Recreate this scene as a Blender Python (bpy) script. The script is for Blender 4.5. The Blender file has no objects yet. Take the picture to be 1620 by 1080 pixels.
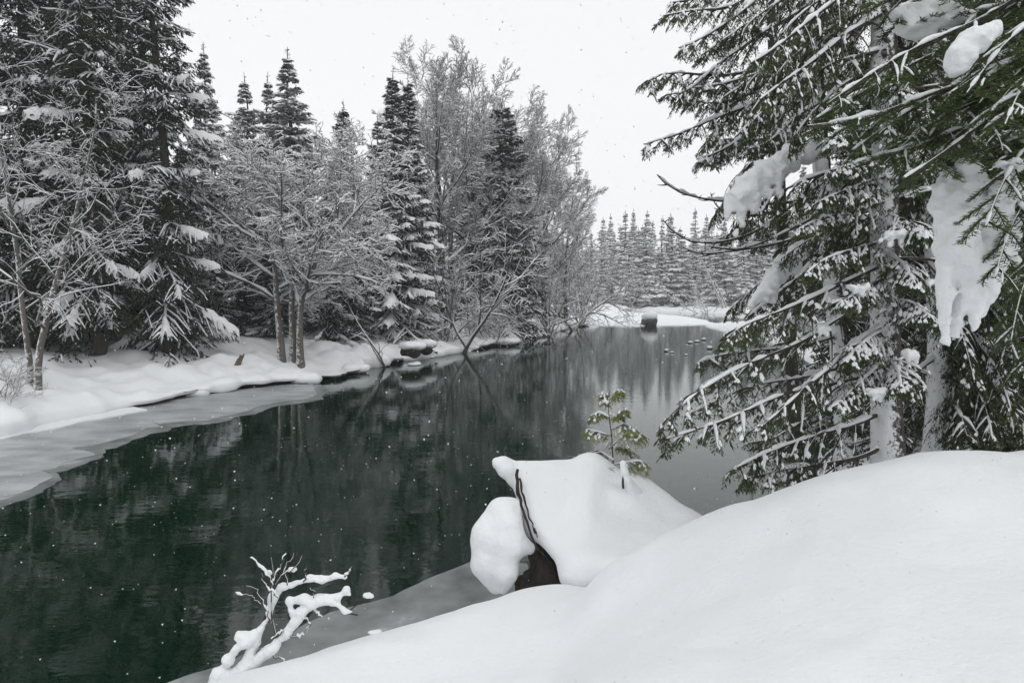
import bpy, math, random
import numpy as np
rng = np.random.default_rng(7)
random.seed(7)
scene = bpy.context.scene
COL = scene.collection

# ------------------------------------------------------------------ camera, sky, sun, exposure
EYE = 3.0                      # metres above the river
FPX = 1125.0                   # focal length in photo pixels (1620 wide)
PITCH = math.atan((540 - 462) / FPX)
cam_d = bpy.data.cameras.new('camera')
cam_d.sensor_width = 36.0
cam_d.lens = 25.0
cam_d.clip_start = 0.05
cam_d.clip_end = 3000
cam = bpy.data.objects.new('camera', cam_d)
COL.objects.link(cam)
cam.location = (0, 0, EYE)
cam.rotation_euler = (math.radians(90) - PITCH, 0, 0)
scene.camera = cam

world = bpy.data.worlds.new('World')
scene.world = world
world.use_nodes = True
wn = world.node_tree
wn.nodes.clear()
w_out = wn.nodes.new('ShaderNodeOutputWorld')
w_bg = wn.nodes.new('ShaderNodeBackground')
w_sky = wn.nodes.new('ShaderNodeTexSky')
w_sky.sky_type = 'NISHITA'
w_sky.sun_disc = False
w_sky.sun_elevation = math.radians(48)
w_sky.sun_rotation = math.radians(150)
w_hsv = wn.nodes.new('ShaderNodeHueSaturation')
w_hsv.inputs['Saturation'].default_value = 0.12
w_mix = wn.nodes.new('ShaderNodeMixRGB')          # an even deck of snow cloud over the sky
w_mix.inputs['Fac'].default_value = 0.88
w_mix.inputs[2].default_value = (9.6, 9.72, 9.9, 1)
w_bg.inputs['Strength'].default_value = 0.10
wn.links.new(w_sky.outputs[0], w_hsv.inputs['Color'])
wn.links.new(w_hsv.outputs[0], w_mix.inputs[1])
wn.links.new(w_mix.outputs[0], w_bg.inputs['Color'])
wn.links.new(w_bg.outputs[0], w_out.inputs['Surface'])

sun_d = bpy.data.lights.new('sun', 'SUN')
sun_d.energy = 0.5
sun_d.angle = math.radians(35)
sun_d.color = (1.0, 0.98, 0.95)
sun = bpy.data.objects.new('sun', sun_d)
COL.objects.link(sun)
sun.rotation_euler = (math.radians(42), 0, math.radians(30))

scene.view_settings.view_transform = 'Standard'
scene.view_settings.look = 'None'
scene.view_settings.gamma = 1.0
scene.view_settings.use_curve_mapping = False
scene.view_settings.exposure = 0.1
scene.render.engine = 'CYCLES'
scene.cycles.use_denoising = True
scene.cycles.max_bounces = 6
scene.cycles.diffuse_bounces = 2
scene.cycles.glossy_bounces = 3
scene.cycles.transmission_bounces = 3
scene.cycles.volume_bounces = 2
scene.cycles.use_adaptive_sampling = True
scene.cycles.adaptive_threshold = 0.03

# ------------------------------------------------------------------ pixel <-> place
CP, SP = math.cos(PITCH), math.sin(PITCH)
def ray(u, v):
    a, b = (u - 810) / FPX, (540 - v) / FPX
    return np.array([a, CP + b * SP, -SP + b * CP])
def at(u, v, d):
    """the point seen at photo pixel u, v that stands d metres down the river"""
    r = ray(u, v)
    return np.array([0, 0, EYE]) + r * (d / r[1])
def on(u, v, z=0.0):
    r = ray(u, v)
    return np.array([0, 0, EYE]) + r * ((z - EYE) / r[2])

# ------------------------------------------------------------------ materials
def mat(name):
    m = bpy.data.materials.new(name)
    m.use_nodes = True
    nt = m.node_tree
    return m, nt, nt.nodes['Principled BSDF']
def lk(nt, a, b): nt.links.new(a, b)
def noise_node(nt, scale, detail=4, rough=0.55, space='Object', mapscale=None):
    tc = nt.nodes.new('ShaderNodeTexCoord')
    n = nt.nodes.new('ShaderNodeTexNoise')
    n.inputs['Scale'].default_value = scale
    n.inputs['Detail'].default_value = detail
    n.inputs['Roughness'].default_value = rough
    if mapscale is not None:
        mp = nt.nodes.new('ShaderNodeMapping')
        mp.inputs['Scale'].default_value = mapscale
        lk(nt, tc.outputs[space], mp.inputs[0]); lk(nt, mp.outputs[0], n.inputs['Vector'])
    else:
        lk(nt, tc.outputs[space], n.inputs['Vector'])
    return n
def ramp(nt, src, stops):
    r = nt.nodes.new('ShaderNodeValToRGB')
    e = r.color_ramp.elements
    while len(e) < len(stops): e.new(0.5)
    for el, (p, c) in zip(e, stops):
        el.position = p; el.color = (*c, 1) if len(c) == 3 else c
    lk(nt, src, r.inputs[0])
    return r
def bump(nt, bsdf, src, strength, dist):
    b = nt.nodes.new('ShaderNodeBump')
    b.inputs['Strength'].default_value = strength
    b.inputs['Distance'].default_value = dist
    lk(nt, src, b.inputs['Height']); lk(nt, b.outputs[0], bsdf.inputs['Normal'])
    return b

def make_snow(name, col, sc1, sc2, d):
    m, nt, b = mat(name)
    n1 = noise_node(nt, sc1, 5)
    r = ramp(nt, n1.outputs[0], [(0.3, tuple(c * 0.965 for c in col)), (0.7, col)])
    lk(nt, r.outputs[0], b.inputs['Base Color'])
    b.inputs['Roughness'].default_value = 0.75
    b.inputs['Specular IOR Level'].default_value = 0.25
    n2 = noise_node(nt, sc2, 6, 0.65)
    bump(nt, b, n2.outputs[0], 0.5, d)
    return m
M_SNOW = make_snow('snow', (0.86, 0.875, 0.89), 1.2, 26.0, 0.02)
M_SNOW_TREE = make_snow('tree_snow', (0.84, 0.855, 0.87), 3.0, 18.0, 0.03)

def make_foliage(name, dark, light, scale, rough=0.6):
    m, nt, b = mat(name)
    n = noise_node(nt, scale, 3)
    oi = nt.nodes.new('ShaderNodeObjectInfo')
    add = nt.nodes.new('ShaderNodeMath'); add.operation = 'MULTIPLY_ADD'
    add.inputs[1].default_value = 0.3; add.inputs[2].default_value = -0.15
    lk(nt, oi.outputs['Random'], add.inputs[0])
    ad2 = nt.nodes.new('ShaderNodeMath'); ad2.operation = 'ADD'
    lk(nt, n.outputs[0], ad2.inputs[0]); lk(nt, add.outputs[0], ad2.inputs[1])
    r = ramp(nt, ad2.outputs[0], [(0.3, dark), (0.72, light)])
    lk(nt, r.outputs[0], b.inputs['Base Color'])
    b.inputs['Roughness'].default_value = rough
    b.inputs['Specular IOR Level'].default_value = 0.3
    return m
M_SPRUCE = make_foliage('spruce_needles', (0.013, 0.019, 0.012), (0.032, 0.043, 0.025), 1.5)
M_CEDAR = make_foliage('cedar_sprays', (0.024, 0.038, 0.013), (0.066, 0.086, 0.03), 4.0)
M_FIR = make_foliage('fir_needles', (0.04, 0.075, 0.015), (0.10, 0.15, 0.035), 5.0)
M_SAPLING = make_foliage('sapling_sprays', (0.14, 0.17, 0.05), (0.26, 0.28, 0.09), 7.0)
M_DEADLEAF = make_foliage('withered_sprays', (0.05, 0.022, 0.012), (0.10, 0.04, 0.02), 5.0)

def make_bark(name, a, b_, sc=6.0, snowy=None, wind=(-0.75, -0.6, 0.15)):
    m, nt, b = mat(name)
    n = noise_node(nt, sc, 6, 0.65, mapscale=(1, 1, 0.22))
    r = ramp(nt, n.outputs[0], [(0.3, a), (0.7, b_)])
    b.inputs['Roughness'].default_value = 0.9
    if snowy is None:
        lk(nt, r.outputs[0], b.inputs['Base Color'])
    else:   # snow driven against the windward side of the bark
        g = nt.nodes.new('ShaderNodeNewGeometry')
        dp = nt.nodes.new('ShaderNodeVectorMath'); dp.operation = 'DOT_PRODUCT'
        l = math.sqrt(sum(c * c for c in wind)); dp.inputs[1].default_value = tuple(c / l for c in wind)
        lk(nt, g.outputs['Normal'], dp.inputs[0])
        n2 = noise_node(nt, 11.0, 8, 0.8)
        ma = nt.nodes.new('ShaderNodeMath'); ma.operation = 'MULTIPLY_ADD'
        ma.inputs[1].default_value = 0.2; lk(nt, dp.outputs['Value'], ma.inputs[0]); lk(nt, n2.outputs[0], ma.inputs[2])
        r2 = ramp(nt, ma.outputs[0], [(snowy, (0, 0, 0)), (snowy + 0.06, (1, 1, 1))])
        mx = nt.nodes.new('ShaderNodeMixRGB'); mx.inputs[2].default_value = (0.82, 0.835, 0.85, 1)
        lk(nt, r2.outputs[0], mx.inputs[0]); lk(nt, r.outputs[0], mx.inputs[1])
        lk(nt, mx.outputs[0], b.inputs['Base Color'])
    bump(nt, b, n.outputs[0], 0.9, 0.03)
    return m
M_BARK = make_bark('dark_bark', (0.022, 0.018, 0.015), (0.075, 0.062, 0.052))
M_BARK_SNOWY = make_bark('snow_plastered_bark', (0.012, 0.010, 0.009), (0.09, 0.075, 0.065), 16.0, snowy=0.555, wind=(-0.9, -0.5, 0.1))
M_BARK_GREY = make_bark('grey_bark', (0.07, 0.062, 0.055), (0.16, 0.145, 0.13), 5.0, snowy=0.645)
M_TWIG = make_bark('twig_bark', (0.055, 0.047, 0.042), (0.12, 0.105, 0.095), 3.0)
M_WOOD = make_bark('broken_wood', (0.06, 0.042, 0.03), (0.2, 0.15, 0.11), 8.0)
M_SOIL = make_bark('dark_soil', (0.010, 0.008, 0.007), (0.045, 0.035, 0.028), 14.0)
M_STONE = make_bark('river_stone', (0.05, 0.05, 0.048), (0.14, 0.135, 0.13), 7.0)
M_LICHEN = make_foliage('hanging_lichen', (0.12, 0.125, 0.08), (0.22, 0.22, 0.15), 6.0)

# river water: dark green depth under a faintly rippled surface
M_WATER, nt, b = mat('river_water')
nd = noise_node(nt, 0.06, 2)
rr = ramp(nt, nd.outputs[0], [(0.3, (0.0002, 0.010, 0.0045)), (0.7, (0.0006, 0.019, 0.0085))])
lk(nt, rr.outputs[0], b.inputs['Base Color'])
b.inputs['Roughness'].default_value = 0.015
b.inputs['IOR'].default_value = 1.333
n1 = noise_node(nt, 1.0, 3, 0.5, mapscale=(1.6, 3.2, 1))
n2 = noise_node(nt, 1.0, 3, 0.6, mapscale=(9.0, 14.0, 1))
mx = nt.nodes.new('ShaderNodeMath'); mx.operation = 'MULTIPLY_ADD'; mx.inputs[1].default_value = 0.16
lk(nt, n2.outputs[0], mx.inputs[0]); lk(nt, n1.outputs[0], mx.inputs[2])
bump(nt, b, mx.outputs[0], 0.035, 0.10)

# grey wet river ice
M_ICE, nt, b = mat('river_ice')
n = noise_node(nt, 0.9, 5, 0.6, mapscale=(1, 1.8, 1))
r = ramp(nt, n.outputs[0], [(0.30, (0.22, 0.235, 0.245)), (0.5, (0.36, 0.375, 0.385)), (0.72, (0.52, 0.535, 0.545))])
lk(nt, r.outputs[0], b.inputs['Base Color'])
b.inputs['Roughness'].default_value = 0.35
b.inputs['IOR'].default_value = 1.31
M_ICE_THIN, nt, b = mat('thin_dark_ice')
n = noise_node(nt, 1.6, 5, 0.6)
r = ramp(nt, n.outputs[0], [(0.28, (0.07, 0.085, 0.085)), (0.5, (0.19, 0.205, 0.205)), (0.62, (0.26, 0.275, 0.28)), (0.75, (0.5, 0.51, 0.52))])
lk(nt, r.outputs[0], b.inputs['Base Color'])
b.inputs['Roughness'].default_value = 0.3
b.inputs['IOR'].default_value = 1.31

# ------------------------------------------------------------------ mesh helpers
def nrm(v, axis=-1):
    return v / np.maximum(np.linalg.norm(v, axis=axis, keepdims=True), 1e-9)
class MB:
    """collects vertices, triangles and quads, builds one mesh"""
    def __init__(self): self.v = []; self.f = []; self.n = 0
    def add(self, V, F, mi=0):
        V = np.asarray(V, dtype=np.float64).reshape(-1, 3); F = np.asarray(F, dtype=np.int64)
        if len(V) == 0 or len(F) == 0: return self
        self.f.append((F + self.n, mi)); self.v.append(V); self.n += len(V)
        return self
    def data(self, name, mats, smooth=True):
        me = bpy.data.meshes.new(name)
        V = np.concatenate(self.v) if self.v else np.zeros((0, 3))
        me.vertices.add(len(V)); me.vertices.foreach_set('co', V.astype(np.float32).ravel())
        loops = np.concatenate([f.ravel() for f, _ in self.f])
        sizes = np.concatenate([np.full(len(f), f.shape[1]) for f, _ in self.f])
        mi = np.concatenate([np.full(len(f), m) for f, m in self.f])
        starts = np.concatenate([[0], np.cumsum(sizes)[:-1]])
        me.loops.add(len(loops)); me.loops.foreach_set('vertex_index', loops.astype(np.int32))
        me.polygons.add(len(sizes)); me.polygons.foreach_set('loop_start', starts.astype(np.int32))
        me.polygons.foreach_set('material_index', mi.astype(np.int32))
        me.polygons.foreach_set('use_smooth', np.full(len(sizes), smooth))
        for m in (mats if isinstance(mats, (list, tuple)) else [mats]): me.materials.append(m)
        me.update(calc_edges=True)
        return me
    def build(self, name, mats, parent=None, smooth=True, loc=None):
        o = bpy.data.objects.new(name, self.data(name, mats, smooth))
        COL.objects.link(o)
        if parent is not None: o.parent = parent
        if loc is not None: o.location = loc
        return o
def tag(o, label=None, cat=None, group=None, kind=None):
    if label: o['label'] = label
    if cat: o['category'] = cat
    if group: o['group'] = group
    if kind: o['kind'] = kind
    return o
def empty(name, loc, label, cat, group=None, rz=0.0):
    o = bpy.data.objects.new(name, None); COL.objects.link(o)
    o.empty_display_size = 0.2
    o.location = loc; o.rotation_euler = (0, 0, rz)
    return tag(o, label, cat, group)
def copy_tree(o, parent=None):
    c = o.copy(); COL.objects.link(c); c.parent = parent
    for ch in o.children: copy_tree(ch, c)
    return c

def frames(P):
    T = np.gradient(P, axis=1) if P.shape[1] > 2 else np.repeat((P[:, 1:] - P[:, :1]), 2, axis=1)
    return nrm(T)
def tubes(P, R, k=4):
    """P (B,M,3) polylines with radii R (B,M)"""
    P = np.asarray(P, float); R = np.asarray(R, float)
    if P.ndim == 2: P = P[None]; R = R[None]
    B, M, _ = P.shape
    T = frames(P)
    ref = np.where((np.abs(T[:, :, 2].mean(1)) > 0.8)[:, None], np.array([1.0, 0.13, 0]), np.array([0.05, 0.02, 1.0]))[:, None, :]
    u = nrm(np.cross(T, ref)); w = np.cross(u, T)
    a = np.arange(k) * 2 * math.pi / k
    ring = P[:, :, None] + R[:, :, None, None] * (np.cos(a)[:, None] * u[:, :, None] + np.sin(a)[:, None] * w[:, :, None])
    idx = np.arange(B * M * k).reshape(B, M, k)
    q = np.stack([idx[:, :-1], np.roll(idx, -1, 2)[:, :-1], np.roll(idx, -1, 2)[:, 1:], idx[:, 1:]], -1).reshape(-1, 4)
    return ring.reshape(-1, 3), q
def snow_on(P, R, t, k=5, wid=1.1, under=0.12):
    """snow lying along the upper side of branches; t (B,M) its depth"""
    P = np.asarray(P, float); R = np.asarray(R, float); t = np.asarray(t, float)
    if P.ndim == 2: P = P[None]; R = R[None]; t = t[None]
    B, M, _ = P.shape
    T = frames(P)
    flat = np.clip(1.25 - np.abs(T[:, :, 2]) ** 2 * 1.3, 0.0, 1)
    t = t * flat
    if M > 2: t[:, 0] *= 0.3; t[:, -1] *= 0.25
    u = np.cross(T, np.array([0, 0, 1.0])); bad = np.linalg.norm(u, axis=-1) < 0.05
    u[bad] = (1, 0, 0); u = nrm(u)
    n = np.cross(u, T); n *= np.sign(n[:, :, 2:3] + 1e-6)
    a = np.arange(k) * 2 * math.pi / k + math.pi / 2
    W = np.where(t > 0.15 * R, R * wid * 0.85 + 0.4 * t, R * 0.3)
    H = np.where(t > 0.15 * R, R * 0.6 + t, R * 0.3)
    s = np.sin(a); s = np.where(s > 0, s, s * under)
    off = np.cos(a)[:, None] * W[:, :, None, None] * u[:, :, None] + s[:, None] * H[:, :, None, None] * n[:, :, None]
    ring = (P + n * (R * 0.55)[:, :, None])[:, :, None] + off
    idx = np.arange(B * M * k).reshape(B, M, k)
    q = np.stack([idx[:, :-1], np.roll(idx, -1, 2)[:, :-1], np.roll(idx, -1, 2)[:, 1:], idx[:, 1:]], -1).reshape(-1, 4)
    return ring.reshape(-1, 3), q
def leaves(base, d, side, L, W):
    """lens-shaped leaf quads"""
    base = np.asarray(base).reshape(-1, 3); d = nrm(np.asarray(d).reshape(-1, 3)); side = nrm(np.asarray(side).reshape(-1, 3))
    L = np.asarray(L).reshape(-1, 1); W = np.asarray(W).reshape(-1, 1)
    mid = base + d * L * 0.45
    V = np.stack([base, mid + side * W, base + d * L, mid - side * W], 1).reshape(-1, 3)
    return V, np.arange(len(V)).reshape(-1, 4)
def pads(A, width, thick, droop, seed, k=7):
    """rounded snow pads draped over bough axes A (B,M,3)"""
    g = np.random.default_rng(seed)
    B, M, _ = A.shape
    T = frames(A); u = nrm(np.cross(T, np.array([0, 0, 1.0])))
    s = np.linspace(-1, 1, k)
    tt = np.linspace(0, 1, M)
    prof = np.sin((tt * 0.88 + 0.06) * math.pi) ** 0.55
    side = g.uniform(0.55, 1.25, (B, M, 2))
    wv = width[:, None, None] * prof[None, :, None] * np.where(s < 0, side[:, :, :1], side[:, :, 1:])
    lat = s[None, None, :] * wv
    rnd = np.sqrt(np.clip(1 - s ** 2, 0, 1))
    up = thick[:, None, None] * prof[None, :, None] * rnd[None, None, :] * g.uniform(0.65, 1.35, (B, M, k)) - droop[:, None, None] * (np.abs(s) ** 2.2)[None, None, :] * g.uniform(0.4, 1.6, (B, M, k))
    V = A[:, :, None] + u[:, :, None] * lat[..., None] + T[:, :, None] * (g.normal(0, 0.12, (B, M, k)) * width[:, None, None])[..., None]
    V[..., 2] += up + 0.012
    idx = np.arange(B * M * k).reshape(B, M, k)
    q = np.stack([idx[:, :-1, :-1], idx[:, :-1, 1:], idx[:, 1:, 1:], idx[:, 1:, :-1]], -1).reshape(-1, 4)
    return V.reshape(-1, 3), q

# lattice noise on arrays
def vnoise(P, seed=0):
    P = np.asarray(P, float)
    i = np.floor(P).astype(np.int64); f = P - i; f = f * f * (3 - 2 * f)
    def h(ix, iy, iz):
        n = (ix * 374761393 + iy * 668265263 + iz * 2147483647 + seed * 1274126177) & 0xffffffff
        n = ((n ^ (n >> 13)) * 1274126177) & 0xffffffff
        n = ((n ^ (n >> 16)) * 73244475) & 0xffffffff
        return ((n ^ (n >> 15)) & 0xffff) / 65535.0
    r = 0
    for dx in (0, 1):
        for dy in (0, 1):
            for dz in (0, 1):
                w = (f[..., 0] if dx else 1 - f[..., 0]) * (f[..., 1] if dy else 1 - f[..., 1]) * (f[..., 2] if dz else 1 - f[..., 2])
                r = r + w * h(i[..., 0] + dx, i[..., 1] + dy, i[..., 2] + dz)
    return r * 2 - 1
def fbm(P, oct=4, seed=0):
    a, r, P = 1.0, 0, np.asarray(P, float)
    for k in range(oct):
        r = r + a * vnoise(P, seed + k); a *= 0.5; P = P * 2.03 + 7.1
    return r
def fbm2(x, y, oct=4, seed=0):
    return fbm(np.stack([x, y, np.full_like(x, 0.37)], -1), oct, seed)

# smooth solids -> mesh (surface nets)
def smin(a, b, k):
    h = np.clip(0.5 + 0.5 * (b - a) / k, 0, 1)
    return b * (1 - h) + a * h - k * h * (1 - h)
def s_cap(P, a, b, ra, rb):
    a = np.asarray(a, float); b = np.asarray(b, float); ba = b - a
    t = np.clip(((P - a) @ ba) / max(ba @ ba, 1e-9), 0, 1)
    return np.linalg.norm(P - a - t[..., None] * ba, axis=-1) - (ra + (rb - ra) * t)
def s_ell(P, c, r):
    r = np.asarray(r, float); q = (P - np.asarray(c, float))
    k0 = np.linalg.norm(q / r, axis=-1); k1 = np.linalg.norm(q / (r * r), axis=-1)
    return k0 * (k0 - 1) / np.maximum(k1, 1e-6)
def s_tri(P, a, b, c, r):
    a, b, c = (np.asarray(x, float) for x in (a, b, c))
    def seg(p, x, y):
        e = y - x; t = np.clip(((p - x) @ e) / (e @ e), 0, 1)
        return ((p - x - t[..., None] * e) ** 2).sum(-1)
    n = np.cross(b - a, c - a)
    ins = ((P - a) @ np.cross(n, b - a) >= 0) & ((P - b) @ np.cross(n, c - b) >= 0) & ((P - c) @ np.cross(n, a - c) >= 0)
    d2 = np.minimum(np.minimum(seg(P, a, b), seg(P, b, c)), seg(P, c, a))
    pl = ((P - a) @ n) ** 2 / (n @ n)
    return np.sqrt(np.where(ins, pl, d2)) - r
def solid(fn, lo, hi, h):
    lo = np.asarray(lo, float); hi = np.asarray(hi, float)
    n = np.ceil((hi - lo) / h).astype(int) + 1
    ax = [lo[i] + np.arange(n[i]) * h for i in range(3)]
    G = np.stack(np.meshgrid(*ax, indexing='ij'), -1)
    D = fn(G)
    D[0] = D[-1] = 1; D[:, 0] = D[:, -1] = 1; D[:, :, 0] = D[:, :, -1] = 1
    S = D < 0
    c = n - 1
    num = np.zeros((*c, 3)); cnt = np.zeros(tuple(c))
    for axis in range(3):
        sl0 = [slice(None)] * 3; sl1 = [slice(None)] * 3
        sl0[axis] = slice(0, -1); sl1[axis] = slice(1, None)
        d0, d1 = D[tuple(sl0)], D[tuple(sl1)]
        x = (d0 < 0) != (d1 < 0)
        t = np.where(x, d0 / np.where(x, d0 - d1, 1), 0)
        p = G[tuple(sl0)].copy(); p[..., axis] += t * h
        o = [i for i in range(3) if i != axis]
        for da in (0, 1):
            for db in (0, 1):
                s = [slice(None)] * 3
                s[o[0]] = slice(da, da + c[o[0]]); s[o[1]] = slice(db, db + c[o[1]])
                xm = x[tuple(s)]
                num += np.where(xm[..., None], p[tuple(s)], 0); cnt += xm
    act = cnt > 0
    ids = -np.ones(tuple(c), int); ids[act] = np.arange(act.sum())
    V = num[act] / cnt[act][:, None]
    Q = []
    for axis in range(3):
        o = [(axis + 1) % 3, (axis + 2) % 3]
        sl0 = [slice(1, -1)] * 3; sl1 = [slice(1, -1)] * 3
        sl0[axis] = slice(0, -1); sl1[axis] = slice(1, None)
        a, b_ = S[tuple(sl0)], S[tuple(sl1)]
        for flip, m in ((False, a & ~b_), (True, ~a & b_)):
            ii = np.argwhere(m)
            if len(ii) == 0: continue
            ii[:, o[0]] += 1; ii[:, o[1]] += 1
            def cid(d0, d1):
                j = ii.copy(); j[:, o[0]] += d0; j[:, o[1]] += d1
                return ids[j[:, 0], j[:, 1], j[:, 2]]
            q = np.stack([cid(-1, -1), cid(0, -1), cid(0, 0), cid(-1, 0)], 1)
            Q.append(q[:, ::-1] if flip else q)
    return V, np.concatenate(Q)
def blob_mesh(prims, h, k=0.08, noise=0.0, nscale=6.0, seed=0):
    """prims: (fn, args, bound point, bound radius)"""
    pts = np.array([p[2] for p in prims]); rad = np.array([p[3] for p in prims])[:, None]
    lo = (pts - rad).min(0) - 3 * h - k * 0.6 - 2 * noise; hi = (pts + rad).max(0) + 3 * h + k * 0.6 + 2 * noise
    def fn(G):
        d = None
        for f, a, _, _ in prims:
            e = f(G, *a); d = e if d is None else smin(d, e, k)
        if noise: d = d + noise * fbm(G * nscale, 3, seed)
        return d
    return solid(fn, lo, hi, h)
def cap_p(a, b, ra, rb):
    a = np.asarray(a); b = np.asarray(b)
    return (s_cap, (a, b, ra, rb), (a + b) / 2, np.linalg.norm(b - a) / 2 + max(ra, rb))
def ell_p(c, r): return (s_ell, (c, r), np.asarray(c), max(r))
def tri_p(a, b, c, r):
    m = (np.asarray(a) + b + c) / 3
    return (s_tri, (a, b, c, r), m, max(np.linalg.norm(m - x) for x in (a, b, c)) + r)

# ------------------------------------------------------------------ the setting
# riverbed sheet out to the horizon
MB().add([(-900, -200, -2.6), (900, -200, -2.6), (900, 1500, -2.6), (-900, 1500, -2.6)], [(0, 1, 2, 3)]).build('ground', M_SOIL)['kind'] = 'structure'
wv = np.array([(-140, -60, 0), (160, -60, 0), (160, 330, 0), (-140, 330, 0)], float)
tag(MB().add(wv, [(0, 1, 2, 3)]).build('river_water', M_WATER), 'dark green river with faint ripples between snowy banks', 'river', kind='structure')

# far bank shoreline of the photograph's other side, traced from the picture onto the water plane
shore_px = [(0, 694), (60, 677), (130, 660), (200, 648), (262, 636), (320, 627), (350, 622), (420, 614), (480, 608), (500, 603), (545, 592), (590, 583),
            (640, 574), (700, 562), (735, 556), (770, 550), (810, 543), (850, 531), (885, 524), (915, 517), (938, 512), (956, 504), (975, 496), (1000, 491)]
sh = [np.array([-19, -12]), np.array([-16.5, -4]), np.array([-14.2, 4]), np.array([-12.4, 10])] + [on(u, v)[:2] for u, v in shore_px]
sh = np.array(sh)
def resample(P, step):
    """smooth curve through P, spacing step(y)"""
    d = np.r_[0, np.cumsum(np.linalg.norm(np.diff(P, axis=0), axis=1))]
    out, s = [], 0.0
    while s < d[-1]:
        p = [np.interp(s, d, P[:, i]) for i in range(P.shape[1])]
        out.append(p); s += step(p)
    return np.array(out)
S = resample(sh, lambda p: max(0.07, 0.0045 * abs(p[1]) if p[1] > 8 else 0.4))
def smooth1(A, n):
    k = np.ones(2 * n + 1) / (2 * n + 1)
    Ap = np.concatenate([np.repeat(A[:1], n, 0), A, np.repeat(A[-1:], n, 0)])
    return np.stack([np.convolve(Ap[:, i], k, 'valid') for i in range(A.shape[1])], 1)
S = smooth1(S, 4)
Tn = nrm(np.gradient(S, axis=0)); Nl = np.stack([-Tn[:, 1], Tn[:, 0]], 1)
Nn = nrm(smooth1(Nl, 12)); Nf = nrm(smooth1(Nl, 140))
arc = np.r_[0, np.cumsum(np.linalg.norm(np.diff(S, axis=0), axis=1))]
PROF_Q = np.array([0.45, 0.34, 0.24, 0.10, -0.02, -0.07, -0.03, 0.08, 0.22, 0.4, 0.65, 0.95, 1.3, 1.7, 2.2, 2.8, 3.5, 4.3, 5.2, 6.4, 8, 10, 13, 18, 28, 50, 90])
PROF_Z = np.array([-0.6, -0.1, 0.07, 0.10, 0.14, 0.23, 0.33, 0.41, 0.46, 0.50, 0.55, 0.60, 0.66, 0.73, 0.82, 0.92, 1.02, 1.10, 1.17, 1.25, 1.33, 1.4, 1.5, 1.7, 2.3, 4.0, 7.0])
# finer rows over the visible part of the bank
qq = np.concatenate([np.linspace(i, i + 1, 2, endpoint=False) for i in range(12)] + [np.linspace(i, i + 1, 4, endpoint=False) for i in range(12, 22)] + [np.arange(22, 27)])
pq = np.interp(qq, np.arange(27), PROF_Q); pz = np.interp(qq, np.arange(27), PROF_Z)
def bank_z(q): return float(np.interp(q, PROF_Q[5:], PROF_Z[5:]))
hl = 0.75 + 0.55 * fbm(np.stack([arc / 2.6, arc * 0, arc * 0], 1), 3, 3)            # height of the lip along the bank
fl = (0.12 + 0.30 * np.clip((S[:, 1] - 14) / 8, 0, 1)) * fbm(np.stack([arc / 1.1, arc * 0 + 5, arc * 0], 1), 3, 9)                # how far the lip leans out
gentle = np.clip((S[:, 1] - 15) / 5, 0, 1)
hl = 1 + (hl - 1) * (0.2 + 0.8 * gentle)
lipf = np.clip(1 - (pq - 0.4) / 1.2, 0, 1)
Q2 = pq[None] + fl[:, None] * lipf[None]
Zb = pz[None] * (1 + (np.clip(hl, 0.35, 1.7) - 1)[:, None] * np.clip(1 - (pq - 1.0) / 3, 0, 1)[None] * (pz > 0.2)[None])
w = np.clip((Q2 - 1) / 12, 0, 1)[..., None]
dirn = nrm(Nn[:, None] * (1 - w) + Nf[:, None] * w)
XY = S[:, None] + dirn * Q2[..., None]
lump = np.clip(pq / 0.5, 0, 1)
ln = fbm2(XY[..., 0] / 1.5, XY[..., 1] / 1.9, 3, 21)
Zb = Zb + (np.abs(ln) * 0.34 - 0.08 + 0.05 * fbm2(XY[..., 0] * 2.1, XY[..., 1] * 1.6, 2, 5)) * (lump * np.clip(1.25 - pq / 9, 0.25, 1))[None]
cut = np.clip(0.45 + 1.3 * fbm(np.stack([arc / 1.7, arc * 0 + 9, arc * 0], 1), 3, 17), 0, 1) * gentle     # undercut here, resting on the ice there
Zb = np.where(((pz < 0.26) & (pq < 0.2))[None], (pz[None] + 0.0) * cut[:, None] + (pz[None] - 0.16) * (1 - cut[:, None]), Zb)
V = np.concatenate([XY, Zb[..., None]], -1)
ns, nv = V.shape[:2]
idx = np.arange(ns * nv).reshape(ns, nv)
quad = np.stack([idx[:-1, :-1], idx[:-1, 1:], idx[1:, 1:], idx[1:, :-1]], -1)
mb = MB().add(V, quad[:, 8:].reshape(-1, 4), 0)
mb.add(V, quad[:, :8].reshape(-1, 4), 1)  # soil faces under the lip; their dark colour also paints the overhang's shade
tag(mb.build('snow_bank', [M_SNOW, M_SOIL]), 'lumpy snow bank undercut by the river beneath the dark spruces', 'snow bank', kind='structure')
def left_z(x, y):
    d = np.linalg.norm(S - np.array([x, y]), axis=1); i = d.argmin()
    return bank_z(d[i]) + 0.02
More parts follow.
